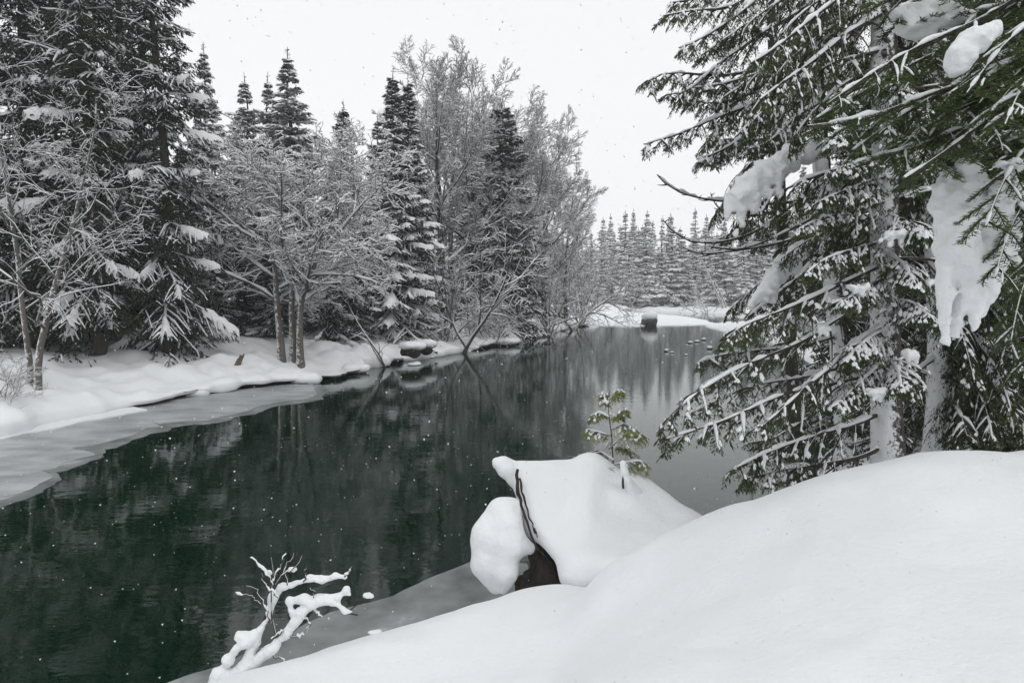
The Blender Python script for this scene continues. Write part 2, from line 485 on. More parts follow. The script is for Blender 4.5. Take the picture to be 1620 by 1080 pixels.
# pillows of snow over stones along the lip
# ice: poly in pixels -> sheet with a thickness
def sheet(name, px, m, top, label, cat, jag=0.0, kind='structure', z0=-0.05):
    P = np.array([on(u, v, top)[:2] for u, v in px])
    n = len(P); out = []
    g = np.random.default_rng(len(px))
    for i in range(n):
        a, b_ = P[i], P[(i + 1) % n]
        k = max(1, int(np.linalg.norm(b_ - a) / 0.08))
        for j in range(k):
            p = a + (b_ - a) * j / k
            w_ = np.array([fbm(np.array([p[0] * 1.1, p[1] * 1.1, s_]), 4, 61) for s_ in (0.3, 9.3)])
            out.append(p + w_ * jag)
    out = np.array(out); n = len(out)
    V = np.concatenate([np.c_[out, np.full(n, top)], np.c_[out, np.full(n, z0)]])
    import mathutils
    tri = mathutils.geometry.tessellate_polygon([[mathutils.Vector((*p, 0)) for p in out]])
    mb = MB().add(V, np.array(tri)); i = np.arange(n)
    mb2 = MB(); 
    mb.add(V, np.stack([i, (i + 1) % n, (i + 1) % n + n, i + n], 1))
    o = mb.build(name, m, smooth=False)
    return tag(o, label, cat, kind=kind)
sheet('river_ice', [(-420, 800), (-260, 770), (-100, 720), (0, 685), (130, 652), (262, 630), (350, 618), (430, 611), (492, 604), (500, 612), (494, 628), (450, 634), (420, 640), (372, 655), (335, 663),
                    (305, 664), (258, 669), (243, 664), (262, 673), (240, 677), (205, 690), (188, 692), (138, 703), (108, 707), (152, 718), (120, 726), (70, 744), (88, 753), (62, 770), (0, 792), (-100, 830), (-300, 900), (-500, 960)],
      M_ICE, 0.016, 'grey shelf of wet ice with ragged edge along the far snow bank', 'ice', 0.16)
sheet('river_ice', [(-420, 800), (-260, 770), (-100, 720), (0, 690), (130, 656), (262, 634), (350, 622), (430, 615), (505, 606), (515, 615), (503, 633), (455, 640), (424, 648), (378, 661), (345, 669), (310, 671), (275, 677), (262, 683), (244, 685), (212, 698), (190, 703), (155, 712), (168, 722), (130, 735), (90, 747), (102, 757), (75, 777), (0, 804), (-100, 842), (-300, 915), (-500, 975)],
      M_ICE_THIN, 0.009, 'thin wet dark margin along the outer edge of the grey ice shelf', 'ice', 0.22)
sheet('snow_shelf', [(-300, 830), (-150, 750), (0, 694), (40, 684), (90, 676), (130, 665), (190, 655), (230, 648), (205, 640), (130, 640), (0, 670), (-150, 700), (-350, 770)],
      M_SNOW, 0.05, 'flat white strip of snow on the ice below the lumpy bank', 'snow', 0.10)
sheet('river_ice', [(760, 880), (725, 897), (690, 911), (650, 930), (622, 943), (575, 953), (533, 966), (470, 1000), (420, 1022), (378, 1040), (310, 1062), (249, 1082), (150, 1120), (100, 1180), (500, 1180), (640, 1100), (780, 1010), (860, 930), (830, 890)],
      M_ICE_THIN, 0.014, 'thin dark ice skirting the bank below the snowy fallen branch', 'ice', 0.09)

# near bank: two snow surfaces through measured points, a low shelf and the mound lying over it
def tps(r): return r ** 2 * np.log(np.maximum(r, 1e-6))
class Surf:
    def __init__(self, pts, lam=0.02):
        self.c = np.array(pts, float); n = len(self.c); self.n = n
        A = np.zeros((n + 3, n + 3)); A[:n, :n] = tps(np.linalg.norm(self.c[:, None, :2] - self.c[None, :, :2], axis=-1)) + np.eye(n) * lam
        A[:n, n:] = np.c_[np.ones(n), self.c[:, :2]]; A[n:, :n] = A[:n, n:].T
        self.w = np.linalg.solve(A, np.r_[self.c[:, 2], 0, 0, 0])
    def __call__(self, x, y):
        z = self.w[-3] + self.w[-2] * x + self.w[-1] * y
        for i in range(self.n): z = z + self.w[i] * tps(np.hypot(x - self.c[i, 0], y - self.c[i, 1]))
        return z
shelf = Surf([at(*a) for a in [(330, 1080, 4.6), (460, 1040, 4.8), (600, 1000, 5.0), (740, 958, 5.3), (870, 924, 5.6), (930, 930, 5.5), (700, 1080, 4.1), (850, 1080, 3.75), (880, 1000, 4.4)]] +
             [(0, 1.5, 0.95), (-1.2, 1.6, 0.95), (-2.6, 2.0, 0.5), (-3.0, 3.2, 0.1), (-3.6, 3.6, -0.5), (-3.4, 0.5, 0.5), (-4.5, 1, -0.4), (-5.5, -1.0, -0.5), (-3, -2, 0.9), (-2.9, 4.9, -0.35), (-2.2, 5.4, -0.4), (-1.3, 5.95, -0.35), (-0.5, 6.4, -0.25),
              (0.2, 7.3, -0.2), (0.9, 7.9, -0.35), (1.9, 8.2, -0.35), (0.35, 5.95, 0.38), (0.9, 5.9, 0.55), (1.2, 6.6, 0.4), (3.0, 8.9, -0.35), (3.9, 10.6, -0.4), (2.2, 7.2, 0.35), (3.2, 7.4, 0.6), (5.0, 10.0, 0.3), (5, 5, 0.9), (8, 10, 0.55), (5, 2, 0.9),
              (5.5, 12, 0.1), (8, 14, 0.1), (4.6, 12.5, -0.4), (6.5, 15.5, -0.5), (11, 6, 0.8), (11, 13, 0.2), (0, -2, 1.0), (6, -2, 1.0)])
mound = Surf([at(*a) for a in [(925, 935, 5.0), (945, 908, 4.98), (1000, 872, 4.85), (1060, 845, 4.8), (1130, 820, 4.75), (1300, 764, 4.65), (1450, 729, 4.6), (1540, 719, 4.6), (1620, 717, 4.6), (1800, 722, 4.7),
                               (1000, 1080, 2.95), (1040, 980, 3.85), (980, 960, 4.3), (1250, 1000, 3.2), (1250, 880, 3.95), (1450, 900, 3.5), (1620, 1000, 2.85), (1620, 860, 3.65), (885, 1010, 4.35), (868, 1080, 3.8)]] +
             [(0, 0, 1.42), (1.5, 0, 1.45), (0, -1.5, 1.4), (0.1, 1.5, 1.40), (1.2, 1.6, 1.45), (-0.9, 0.5, 1.35), (-0.8, 1.6, 1.1), (-1.7, 1.4, 0.3), (-0.6, 3.0, 0.55), (-0.2, 4.2, 0.05), (0.0, 5.2, -0.2), (3, 1.5, 1.65), (5, 2, 1.85), (8, 1, 2.0), (4, -2, 1.6),
              (0.6, 5.6, 0.25), (1.3, 5.7, 0.85), (2.0, 5.9, 1.05), (2.0, 7.0, 0.3), (3.0, 6.0, 1.35), (3.4, 7.2, 0.95), (4.4, 6.2, 1.4), (4.2, 8.0, 0.6), (5, 5.2, 1.72), (7.5, 5, 1.75), (6, 7, 1.25), (8, 10, 0.5), (5.0, 10.0, 0.0), (11, 6, 1.4), (5, 13, -1), (11, 14, -0.5)])
PITS = [(a, b_, r_, d_) for a, b_, r_, d_ in zip(rng.uniform(0.9, 3.6, 34), rng.uniform(2.3, 4.7, 34), rng.uniform(0.05, 0.12, 34), rng.uniform(0.006, 0.022, 34))]
def near_z(x, y):
    x = np.asarray(x, float); y = np.asarray(y, float)
    z = -smin(-shelf(x, y), -mound(x, y), 0.10)
    for px_, py_, pr_, pd_ in PITS: z = z - pd_ * np.exp(-((x - px_) ** 2 + (y - py_) ** 2) / pr_ ** 2)
    return z + 0.024 * fbm2(x * 1.3, y * 1.3, 3, 31) + 0.008 * fbm2(x * 3.4, y * 2.6, 2, 33) + 0.005 * fbm2(x * 7, y * 7, 2, 32)
gx = np.r_[np.linspace(-6, -3.2, 20, endpoint=False), np.linspace(-3.2, 5, 175, endpoint=False), np.linspace(5, 12, 25)]
gy = np.r_[np.linspace(-2.5, 1.6, 25, endpoint=False), np.linspace(1.6, 8.5, 150, endpoint=False), np.linspace(8.5, 16, 24)]
X, Y = np.meshgrid(gx, gy, indexing='ij')
Z = near_z(X, Y)
idx = np.arange(X.size).reshape(X.shape)
tag(MB().add(np.stack([X, Y, Z], -1), np.stack([idx[:-1, :-1], idx[1:, :-1], idx[1:, 1:], idx[:-1, 1:]], -1).reshape(-1, 4)).build('snow_mound', M_SNOW),
    'smooth deep snow mound on the bank in front of the conifers', 'snow mound', kind='structure')

# the land on the conifers' side further up the river, the bars and the far bank
def sdist(P, poly):
    """signed distance to a closed polygon, negative inside"""
    P = P.reshape(-1, 2); n = len(poly); d = np.full(len(P), 1e9); ins = np.zeros(len(P), bool)
    for i in range(n):
        a, b_ = poly[i], poly[(i + 1) % n]; e = b_ - a
        t = np.clip(((P - a) @ e) / (e @ e), 0, 1)
        d = np.minimum(d, np.linalg.norm(P - a - t[:, None] * e, axis=1))
        c = ((a[1] > P[:, 1]) != (b_[1] > P[:, 1])) & (P[:, 0] < (b_[0] - a[0]) * (P[:, 1] - a[1]) / (b_[1] - a[1] + 1e-12) + a[0])
        ins ^= c
    return np.where(ins, -d, d)
def land(name, poly, xs, ys, edge, slope, top, label, seed, rough=0.08):
    poly = np.array(poly, float)
    X, Y = np.meshgrid(xs, ys, indexing='ij')
    d = -sdist(np.stack([X, Y], -1), poly).reshape(X.shape)
    d = d + 0.35 * fbm2(X / 2.2, Y / 2.2, 3, seed)
    z = np.where(d < 0, np.maximum(d * 1.2, -1.6) - 0.05, edge * (1 - np.exp(-np.maximum(d, 0) / 0.35)) + np.minimum(np.maximum(d, 0) * slope, top))
    z = z + rough * fbm2(X / 1.3, Y / 1.3, 3, seed + 4) * np.clip(d, 0, 1)
    idx = np.arange(X.size).reshape(X.shape)
    o = MB().add(np.stack([X, Y, z], -1), np.stack([idx[:-1, :-1], idx[1:, :-1], idx[1:, 1:], idx[:-1, 1:]], -1).reshape(-1, 4)).build(name, M_SNOW)
    tag(o, label, 'snow bank', kind='structure')
    return lambda x, y: float(np.interp(-sdist(np.array([[x, y]], float), poly)[0], [-1, 0, 0.6, 0.6 + (top / max(slope, 1e-3))], [-1, 0, edge, edge + top]))
rb = [(6.2, 11), (7.2, 15), (9, 19), (11.5, 26), (13.5, 33), (15.2, 40), (15.8, 47), (16.2, 55), (17.2, 63), (19.5, 66), (23, 66), (26, 70), (32, 80), (60, 90), (120, 95), (120, -10), (13, -10), (11, 5)]
right_z = land('snow_bank', rb, np.r_[np.linspace(5, 26, 80), np.linspace(27, 120, 25)], np.r_[np.linspace(6, 80, 160), np.linspace(81, 100, 10)], 0.25, 0.06, 2.0, 'low snowy point jutting into the river behind the hanging conifer boughs', 41)
bar = [on(928, 514)[:2], on(985, 516)[:2], on(1045, 515)[:2], on(1100, 514)[:2], on(1132, 512)[:2], on(1120, 507)[:2], on(1085, 501)[:2], on(1040, 498)[:2], on(1000, 494)[:2], on(960, 493)[:2], on(940, 500)[:2]]
land('gravel_bar', bar, np.linspace(3, 24, 110), np.linspace(60, 128, 150), 0.12, 0.02, 0.25, 'flat snow-covered bar in mid river behind the capped boulder', 47, 0.03)
fb = [(3, 112), (12, 116), (20, 114), (28, 100), (36, 96), (50, 97), (80, 100), (150, 105), (150, 320), (-120, 320), (-120, 100), (-20, 92), (-6, 88)]
far_z = land('far_bank', fb, np.r_[np.linspace(-120, -12, 15), np.linspace(-10, 60, 110), np.linspace(62, 150, 20)], np.r_[np.linspace(82, 135, 90), np.linspace(138, 320, 20)], 0.5, 0.03, 4.0, 'snowy shore at the bend below the pale far forest', 53, 0.25)

# ------------------------------------------------------------------ trees: conifers
def spruce_meshes(seed, H, R0, nb, ntw, nlf, snow, pad, lean_up=0.0, leaf=0.14, dead=0.12, slim=0.85, dustk=1.0, padk=1.0, wild=1.0, wrap=0.12):
    """trunk, crown and snow meshes of one spruce, base at the origin. snow: share of twigs that carry snow; pad: share of boughs under pads"""
    g = np.random.default_rng(seed)
    z0 = H * (dead * 0.35 + (1 - dead * 0.35) * np.sort(g.uniform(0, 1, nb) ** 0.92) * 0.985)
    t = z0 / H
    L = R0 * (1 - t) ** slim * g.uniform(0.6, 1.12, nb) + 0.05 + 0.10 * (1 - t)
    jut = g.uniform(0, 1, nb) < 0.10; L = np.where(jut, L * 1.22, L)
    L *= np.where(t < dead, g.uniform(0.35, 0.9, nb), 1)
    ph = np.arange(nb) * 2.39996 + g.normal(0, 0.35, nb)
    el = np.radians(-24 + 52 * t ** 1.5 + g.normal(0, 7 * wild, nb))
    L *= 1 + g.normal(0, 0.10 * wild, nb).clip(-0.4, 0.4)
    M = 7
    s = np.linspace(0, 1, M)
    r = L[:, None] * s
    A = np.stack([r * np.cos(ph)[:, None], r * np.sin(ph)[:, None],
                  z0[:, None] + r * np.tan(el)[:, None] * (1 - 0.25 * s) - L[:, None] * (0.22 * s ** 2 - 0.14 * s ** 4) * (1 - t[:, None] * 0.8)], -1)
    A += np.cumsum(g.normal(0, 0.012, (nb, M, 3)), 1) * L[:, None, None]
    A[:, 0, :2] = 0
    ra = np.outer(0.006 + 0.010 * L, 1 - 0.8 * s)
    T = frames(A)
    lat = nrm(np.cross(T, np.array([0, 0, 1.0])))
    # twigs on both sides of every bough
    ts = np.linspace(0.14, 0.98, ntw)[None] + g.uniform(-0.04, 0.04, (nb, ntw)); ts = np.clip(ts, 0.05, 0.99)
    fi = ts * (M - 1); i0 = np.clip(fi.astype(int), 0, M - 2); fr = (fi - i0)[..., None]
    bi = np.arange(nb)[:, None]
    base = A[bi, i0] * (1 - fr) + A[bi, i0 + 1] * fr
    tb = nrm(T[bi, i0] * (1 - fr) + T[bi, i0 + 1] * fr); lb = lat[bi, i0]
    side = np.where(np.arange(ntw) % 2 == 0, 1.0, -1.0)[None, :, None]
    ang = np.radians(g.uniform(35, 72, (nb, ntw, 1)))
    td = nrm(tb * np.cos(ang) + lb * side * np.sin(ang) + np.array([0, 0, -1]) * g.uniform(0.05, 0.42, (nb, ntw, 1)))
    tl = (L[:, None] * 0.46 * (1.02 - ts) ** 0.8 + 0.09) * g.uniform(0.7, 1.2, (nb, ntw))
    sm = np.array([0, 0.5, 1.0])
    TW = base[:, :, None] + td[:, :, None] * tl[:, :, None, None] * sm[:, None]
    TW[..., 2] -= (tl[:, :, None] * 0.28 * sm ** 2)
    TWf = TW.reshape(-1, 3, 3); tlf = tl.ravel()
    # needle sprays on twigs
    nt_ = len(TWf)
    lp = g.uniform(0.0, 1.0, (nt_, nlf)) ** 0.8
    pos = np.where(lp[..., None] < 0.5, TWf[:, None, 0] * (1 - 2 * lp[..., None]) + TWf[:, None, 1] * 2 * lp[..., None],
                   TWf[:, None, 1] * (2 - 2 * lp[..., None]) + TWf[:, None, 2] * (2 * lp[..., None] - 1))
    d = td.reshape(-1, 1, 3) + g.normal(0, 0.5, (nt_, nlf, 3)) * np.array([1, 1, 0.45]) + np.array([0, 0, -0.38])
    sd = g.normal(0, 1, (nt_, nlf, 3)); sd[..., 2] *= 0.5
    ll = leaf * g.uniform(0.6, 1.3, (nt_, nlf)) * np.clip(0.4 + tlf / 0.55, 0.4, 1.2)[:, None]
    crown = MB().add(*leaves(pos, d, np.cross(d, sd), ll, ll * g.uniform(0.13, 0.22, (nt_, nlf))))
    crown.add(*leaves(A[:, -2], T[:, -1], np.cross(T[:, -1], [0, 0, 1.0]), L * 0.2 + 0.08, np.full(nb, 0.02)))
    bm = MB().add(*tubes(A, ra, 3))
    zl = H * g.uniform(0.93, 1.02, 40); crown.add(*leaves(np.c_[np.zeros((40, 2)), zl], g.normal(0, 1, (40, 3)) * np.array([1, 1, 0.2]) + np.array([0, 0, 0.9]), g.normal(0, 1, (40, 3)), np.full(40, 0.14), np.full(40, 0.02)))
    # leader and trunk
    zz = np.array([-0.5, 0, 0.02, 0.1, 0.3, 0.6, 0.85, 1.035]); r0 = 0.011 * H + 0.03
    tr = np.array([[[g.normal(0, 0.008) * H * (0 < a < 1), g.normal(0, 0.008) * H * (0 < a < 1), max(a * H, -0.5)] for a in zz]])
    tk = MB().add(*tubes(tr, np.array([[1.5, 1.35, 1.1, 0.95, 0.75, 0.45, 0.2, 0.04]]) * r0, 8))
    ml = MB()
    # snow lying on twigs and in pads
    heavy = g.uniform(0, 1, nb) < snow * 1.25
    ms = (g.uniform(0, 1, (nb, ntw)) < 0.55 + 0.4 * snow) & heavy[:, None] | (g.uniform(0, 1, (nb, ntw)) < snow * 0.45)
    ms = ms.ravel()
    th = np.outer(g.uniform(0.025, 0.075, nt_) * dustk, np.array([1.6, 1.0, 2.2]))[ms] * np.clip(tlf[ms] * 2.4, 0.45, 1.3)[:, None] * g.uniform(0.1, 1.7, (int(ms.sum()), 3))
    P = TWf[ms].copy(); P[..., 2] += 0.03
    ml.add(*snow_on(P, np.full((ms.sum(), 3), 0.018), th, 3, 1.7, wrap))
    top = t > 0.55
    ml.add(*snow_on(A[heavy | top] + np.array([0, 0, 0.02]), ra[heavy | top] + 0.01, np.full((int((heavy | top).sum()), M), 0.05) * dustk, 4, 1.5))
    hp = heavy & (g.uniform(0, 1, nb) < pad) & (t < 0.93)
    if hp.any():
        a0 = g.uniform(0.35, 0.6, hp.sum())[:, None]; u = a0 + (1.02 - a0) * np.linspace(0, 1, 8)[None]
        fi = np.clip(u, 0, 1) * (M - 1); i0 = np.clip(fi.astype(int), 0, M - 2); fr = (fi - i0)[..., None]
        Ah = A[hp]; b2 = np.arange(len(Ah))[:, None]
        PA = Ah[b2, i0] * (1 - fr) + Ah[b2, i0 + 1] * fr
        Lh = L[hp]
        ml.add(*pads(PA, padk * (0.08 + 0.075 * Lh * g.uniform(0.6, 1.4, len(Lh))), 0.07 + 0.05 * Lh, 0.05 + 0.05 * Lh, seed + 3, 7))
    return dict(trunk=tk.data('trunk', M_BARK), bough=bm.data('bough_wood', M_BARK), crown=crown.data('crown', M_SPRUCE, False), snow=ml.data('snow', M_SNOW_TREE))
def place_conifer(ms, name, loc, scale, rz, label, cat='tree', group=None, wide=1.0, lean=(0, 0)):
    root = empty(name, loc, label, cat, group, rz)
    root.scale = (scale * wide, scale * wide, scale)
    root.rotation_euler = (lean[0], lean[1], rz)
    def ch(nm, me, par):
        o = bpy.data.objects.new(nm, me); COL.objects.link(o); o.parent = par; return o
    ch('trunk', ms['trunk'], root)
    cr = ch('crown', ms['crown'], root)
    b_ = ch('bough', ms['bough'], cr); b_['kind'] = 'stuff'
    s_ = ch('snow', ms['snow'], cr); s_['kind'] = 'stuff'
    return root
# dark tall spruces (little snow low down), frosted ones, heavy-padded ones
SP_DARK = [spruce_meshes(s, 18.0, 2.65, 310, 18, 10, 0.20, 0.8, leaf=0.125, dead=0.10, padk=0.5, dustk=0.5) for s in (11, 12)]
SP_FROST = [spruce_meshes(s, 14.0, 2.5, 210, 16, 6, 1.0, 0.12, leaf=0.11, dustk=1.5, slim=1.0, wild=2.0, wrap=0.7) for s in (21, 22)]
SP_PAD = [spruce_meshes(s, 14.0, 2.4, 190, 18, 10, 0.65, 0.9, leaf=0.13, dustk=1.0, slim=0.95, wild=1.5) for s in (31,)]
SP_CEDAR = [spruce_meshes(41, 13.0, 2.6, 210, 18, 9, 0.40, 0.0, leaf=0.16, dead=0.02, slim=0.6, dustk=0.6)]
SP_FAR = [spruce_meshes(s, 14.0, 2.3, 130, 12, 3, 1.0, 0.6, leaf=0.18, dustk=2.4, slim=1.1, wild=2.0, wrap=0.8) for s in (51, 52, 53)]  # far ones: snow thickened and wrapped round twigs, its whiteness imitating haze

def conifer_px(ms, H0, name, u, top_v, d, label, wide=1.0, rz=0.0, group=None, zf=left_z, lean=(0, 0)):
    """a conifer d metres down the river under pixel column u whose tip is seen at top_v"""
    p = at(u, top_v, d)
    z = zf(p[0], d) - 0.12
    return place_conifer(ms, name, (p[0], d, z), (p[2] - z) / H0, rz, label, group=group, wide=wide, lean=lean)
# the front rank on the far bank
T_ = conifer_px
T_(SP_DARK[0], 18, 'spruce_tree', -150, -430, 20.0, 'dark spruce behind the low snowy bush, beyond the shelf of grey ice', rz=0.4, wide=0.95)
T_(SP_DARK[1], 18, 'spruce_tree', 12, -430, 22.5, 'tall dark spruce rising straight behind the twisted snowy alder', rz=1.4)
T_(SP_DARK[0], 18, 'spruce_tree', 112, -420, 21.8, 'tall spruce with snow clumps between the twisted alder and the bare lower trunk', rz=2.9, wide=0.85)
T_(SP_DARK[1], 18, 'spruce_tree', 236, -330, 23.2, 'tallest dark spruce with bare lower trunk showing above the snow bank', rz=3.7, wide=0.88)
T_(SP_DARK[0], 18, 'spruce_tree', 172, -330, 26.0, 'dark spruce filling the gap just behind the tallest one', rz=5.2, wide=0.9)
T_(SP_DARK[1], 18, 'spruce_tree', 62, -350, 26.5, 'dark spruce a step behind the snow-clumped spruce of the tall clump', rz=0.2, wide=0.95)
T_(SP_FROST[0], 14, 'spruce_tree', 322, 82, 31.0, 'narrow frosted spruce next to the tallest dark spruce', rz=0.8, wide=1.2)
T_(SP_FROST[1], 14, 'spruce_tree', 386, 128, 36.0, 'pale frosted spruce behind the three-stemmed snowy alder', rz=2.1, wide=1.5)
T_(SP_FROST[0], 14, 'spruce_tree', 455, 90, 34.0, 'broad frosted spruce whose tip rises above the three-stemmed alder', rz=4.2, wide=1.75)
T_(SP_FROST[1], 14, 'spruce_tree', 424, 128, 34.6, 'slender frosted spruce close beside a broader frosted one', rz=5.0, wide=1.3)
T_(SP_PAD[0], 14, 'spruce_tree', 543, 170, 33.0, 'snow-clumped spruce between the three-stemmed alder and the twin spruces', rz=0.3, wide=1.45)
T_(SP_PAD[0], 14, 'spruce_tree', 622, 118, 34.5, 'taller of the twin spruces loaded with round clumps of snow', rz=2.0, wide=1.3)
T_(SP_PAD[0], 14, 'spruce_tree', 645, 128, 35.2, 'shorter of the twin spruces loaded with clumps, close by the cottonwood', rz=4.4, wide=1.15)
T_(SP_FROST[1], 14, 'spruce_tree', 597, 190, 38.0, 'small frosted spruce just behind the twin clumped spruces', rz=1.0, wide=1.4)
T_(SP_CEDAR[0], 13, 'cedar_tree', 795, 165, 43.0, 'dark bushy cedar standing among the bare cottonwoods', rz=0.5, wide=1.1)
T_(SP_CEDAR[0], 13, 'cedar_tree', 748, 240, 46.0, 'second dark cedar half hidden behind the tall cottonwood trunk', rz=2.5, wide=0.9)
# the dark wood behind them
g2 = np.random.default_rng(77)
fill = [(-60, 60, 27), (60, 40, 28), (180, 110, 27), (285, 230, 28), (350, 260, 30), (410, 280, 33), (480, 250, 36), (520, 290, 31), (580, 300, 34), (668, 290, 39), (700, 330, 44), (-230, -100, 24), (-330, 0, 26), (150, 180, 33), (240, 210, 35),
        (330, 300, 27), (430, 330, 29), (500, 350, 33), (560, 340, 32), (85, 200, 25), (200, 300, 25.5), (290, 340, 25.8), (385, 350, 29.5), (640, 340, 38), (735, 300, 50), (830, 300, 52), (860, 330, 58), (890, 370, 64), (915, 395, 72), (800, 330, 47)]
for i, (u, v, d) in enumerate(fill):
    ms, h0 = ((SP_DARK[i % 2], 18) if d < 40 else (SP_FROST[i % 2], 14))
    T_(ms, h0, 'spruce_tree', u, v, d, 'spruce in the dense dark wood behind the front trees of the far bank', rz=i * 1.7, wide=1.6 if d < 40 else 1.0, group='spruces in the dark wood on the far bank')
# the pale forest at the bend: front rank and ranks behind
k = 0
for row, (dd, nrow, sp) in enumerate([(118, 34, 1.75), (126, 30, 2.2), (136, 28, 2.8), (150, 28, 3.6), (163, 26, 3.9)]):
    for i in range(nrow):
        x = 3.0 + i * sp + g2.uniform(-0.7, 0.7) - row * 3
        y = dd + g2.uniform(-2.5, 2.5) + (6 if x < 8 else 0) - (8 if 30 < x < 40 else 0) * (row == 0)
        hh = g2.uniform(9.0, 14.8) * (1 + 0.12 * math.sin(x * 0.35)) * (1 + 0.05 * row) * (1.0 if x > 14 else 0.85)
        place_conifer(SP_FAR[k % 3], 'spruce_tree', (x, y, far_z(x, y) - 0.2), hh / 14, g2.uniform(0, 6.28), 'snow-dusted spruce, paled by extra snow in place of haze, in the far forest at the river bend', group='spruces of the far forest', wide=g2.uniform(1.2, 2.1))
        k += 1
# conifers on the point behind the near boughs
for i, (x, y, h) in enumerate([(19, 47, 11), (22, 52, 12), (25, 46, 13), (21, 39, 12), (18.5, 33, 12), (24, 34, 14), (17.5, 27, 13), (21, 26, 14), (15, 22.5, 12), (19, 20, 14), (14, 17, 13), (17, 15, 14), (6.4, 11.5, 7), (7.6, 10.5, 9), (8.6, 13, 11), (6.9, 14.5, 8), (10.5, 11, 12), (28, 58, 12), (33, 62, 13), (30, 50, 14), (13.5, 12, 13), (38, 72, 12)]):
    place_conifer(SP_DARK[i % 2] if y < 30 else SP_FROST[i % 2], 'spruce_tree', (x, y, right_z(x, y) - 0.2), h / (18 if y < 30 else 14), i * 1.3, 'snowy spruce on the point glimpsed behind the hanging boughs', group='spruces behind the hanging boughs', wide=1.2)

# ------------------------------------------------------------------ trees: bare, snow-covered
def spawn(P, R, L, n, tmin, tmax, angr, lr, rr, up, wig, M, g, cls=None, out=None):
    """n children on every polyline of P; returns P, R, L and parent index"""
    B, Mp, _ = P.shape
    T = frames(P)
    t = np.linspace(tmin, tmax, n)[None] + g.uniform(-0.5, 0.5, (B, n)) * (tmax - tmin) / n
    t = np.clip(t, 0.02, 0.999)
    fi = t * (Mp - 1); i0 = np.clip(fi.astype(int), 0, Mp - 2); fr = (fi - i0)[..., None]; bi = np.arange(B)[:, None]
    base = P[bi, i0] * (1 - fr) + P[bi, i0 + 1] * fr
    tb = nrm(T[bi, i0] * (1 - fr) + T[bi, i0 + 1] * fr)
    rb_ = (R[bi, i0] * (1 - fr[..., 0]) + R[bi, i0 + 1] * fr[..., 0])
    az = np.arange(n)[None] * 2.4 + g.uniform(0, 6.28, (B, 1)) + g.normal(0, 0.5, (B, n))
    ref = np.where(np.abs(tb[..., 2:3]) > 0.9, np.array([1.0, 0, 0]), np.array([0, 0, 1.0]))
    e1 = nrm(np.cross(tb, ref)); e2 = np.cross(tb, e1)
    an = np.radians(g.uniform(angr[0], angr[1], (B, n)))[..., None]
    d = nrm(tb * np.cos(an) + (e1 * np.cos(az)[..., None] + e2 * np.sin(az)[..., None]) * np.sin(an))
    Lc = L[:, None] * lr * g.uniform(0.6, 1.25, (B, n)) * (1.15 - 0.65 * t)
    s = np.linspace(0, 1, M)
    C_ = np.zeros((B, n, M, 3)); C_[:, :, 0] = base
    dd = d.copy()
    for j in range(1, M):
        dd = nrm(dd + g.normal(0, wig, (B, n, 3)) + np.array([0, 0, up]))
        C_[:, :, j] = C_[:, :, j - 1] + dd * (Lc / (M - 1))[..., None]
    r0 = np.minimum(rb_ * rr * g.uniform(0.7, 1.1, (B, n)), rb_ * 0.95)
    Rc = r0[..., None] * (1 - 0.72 * s)
    return C_.reshape(-1, M, 3), np.maximum(Rc.reshape(-1, M), 0.0022), Lc.ravel(), np.repeat(np.arange(B), n)
def bare_tree(name, loc, trunks, label, seed, levels, snowk=1.0, bark=None, twig=None, tmin_r=0.004, cat='tree', group=None, cull=1.0):
    """trunks: list of (points relative to the base, base radius); levels: dicts for spawn"""
    g = np.random.default_rng(seed)
    root = empty(name, loc, label, cat, group)
    bark = bark or M_BARK_GREY; twig = twig or M_TWIG
    crown = MB(); snow = MB(); limb_list = []
    for pts, r0 in trunks:
        pts = np.array(pts, float); pts = np.concatenate([pts[:1] - np.array([[0, 0, 0.7]]), pts])
        d = np.r_[0, np.cumsum(np.linalg.norm(np.diff(pts, axis=0), axis=1))]; M = 15
        s = np.linspace(0, d[-1], M)
        P = np.stack([np.interp(s, d, pts[:, i]) for i in range(3)], 1)
        P[1:-1] = (P[:-2] + 2 * P[1:-1] + P[2:]) / 4
        P[1:] += np.cumsum(g.normal(0, 0.006 * d[-1] / M * 3, (M - 1, 3)), 0) * np.array([1, 1, 0.2])
        fr = s / d[-1]
        R = r0 * (1 - 0.86 * fr ** 0.9) * (1 + 0.45 * np.exp(-fr * 22))
        tk = MB().add(*tubes(P, R, 9)).build('trunk', bark, root)
        t = snowk * 0.06 * np.clip(1 - R / 0.5, 0.3, 1)
        snow.add(*snow_on(P, R * 0.95, t * (0.6 + 0.4 * vnoise(P * 3)), 6, 1.0))
        Pl, Rl, Ll = P[None], R[None], np.array([d[-1]])
        for li, lv in enumerate(levels):
            Pl, Rl, Ll, par = spawn(Pl, Rl, Ll, g=g, **lv)
            if cull < 1 and li >= 2:
                keep = g.uniform(0, 1, len(Pl)) < cull; Pl, Rl, Ll = Pl[keep], Rl[keep], Ll[keep]
            Rl = np.maximum(Rl, tmin_r * (1 - 0.4 * np.linspace(0, 1, Pl.shape[1]))[None])
            if li == 0:
                for b_ in range(len(Pl)): MB().add(*tubes(Pl[b_], Rl[b_], 6)).build('limb', twig, root)
            else:
                crown.add(*tubes(Pl, Rl, 3 if li > 1 else 4))
            nz = np.clip(0.62 + 0.75 * vnoise(Pl * (2.2 + li) + seed, 4), 0.0, 1.4)
            th = snowk * (0.012 + 0.75 * np.minimum(Rl, 0.05)) * nz
            snow.add(*snow_on(Pl, Rl, th, 5 if li < 2 else 3, 1.15))
    if crown.v: crown.build('crown', twig, root)
    s_ = snow.build('snow', M_SNOW_TREE, root); s_['kind'] = 'stuff'
    return root
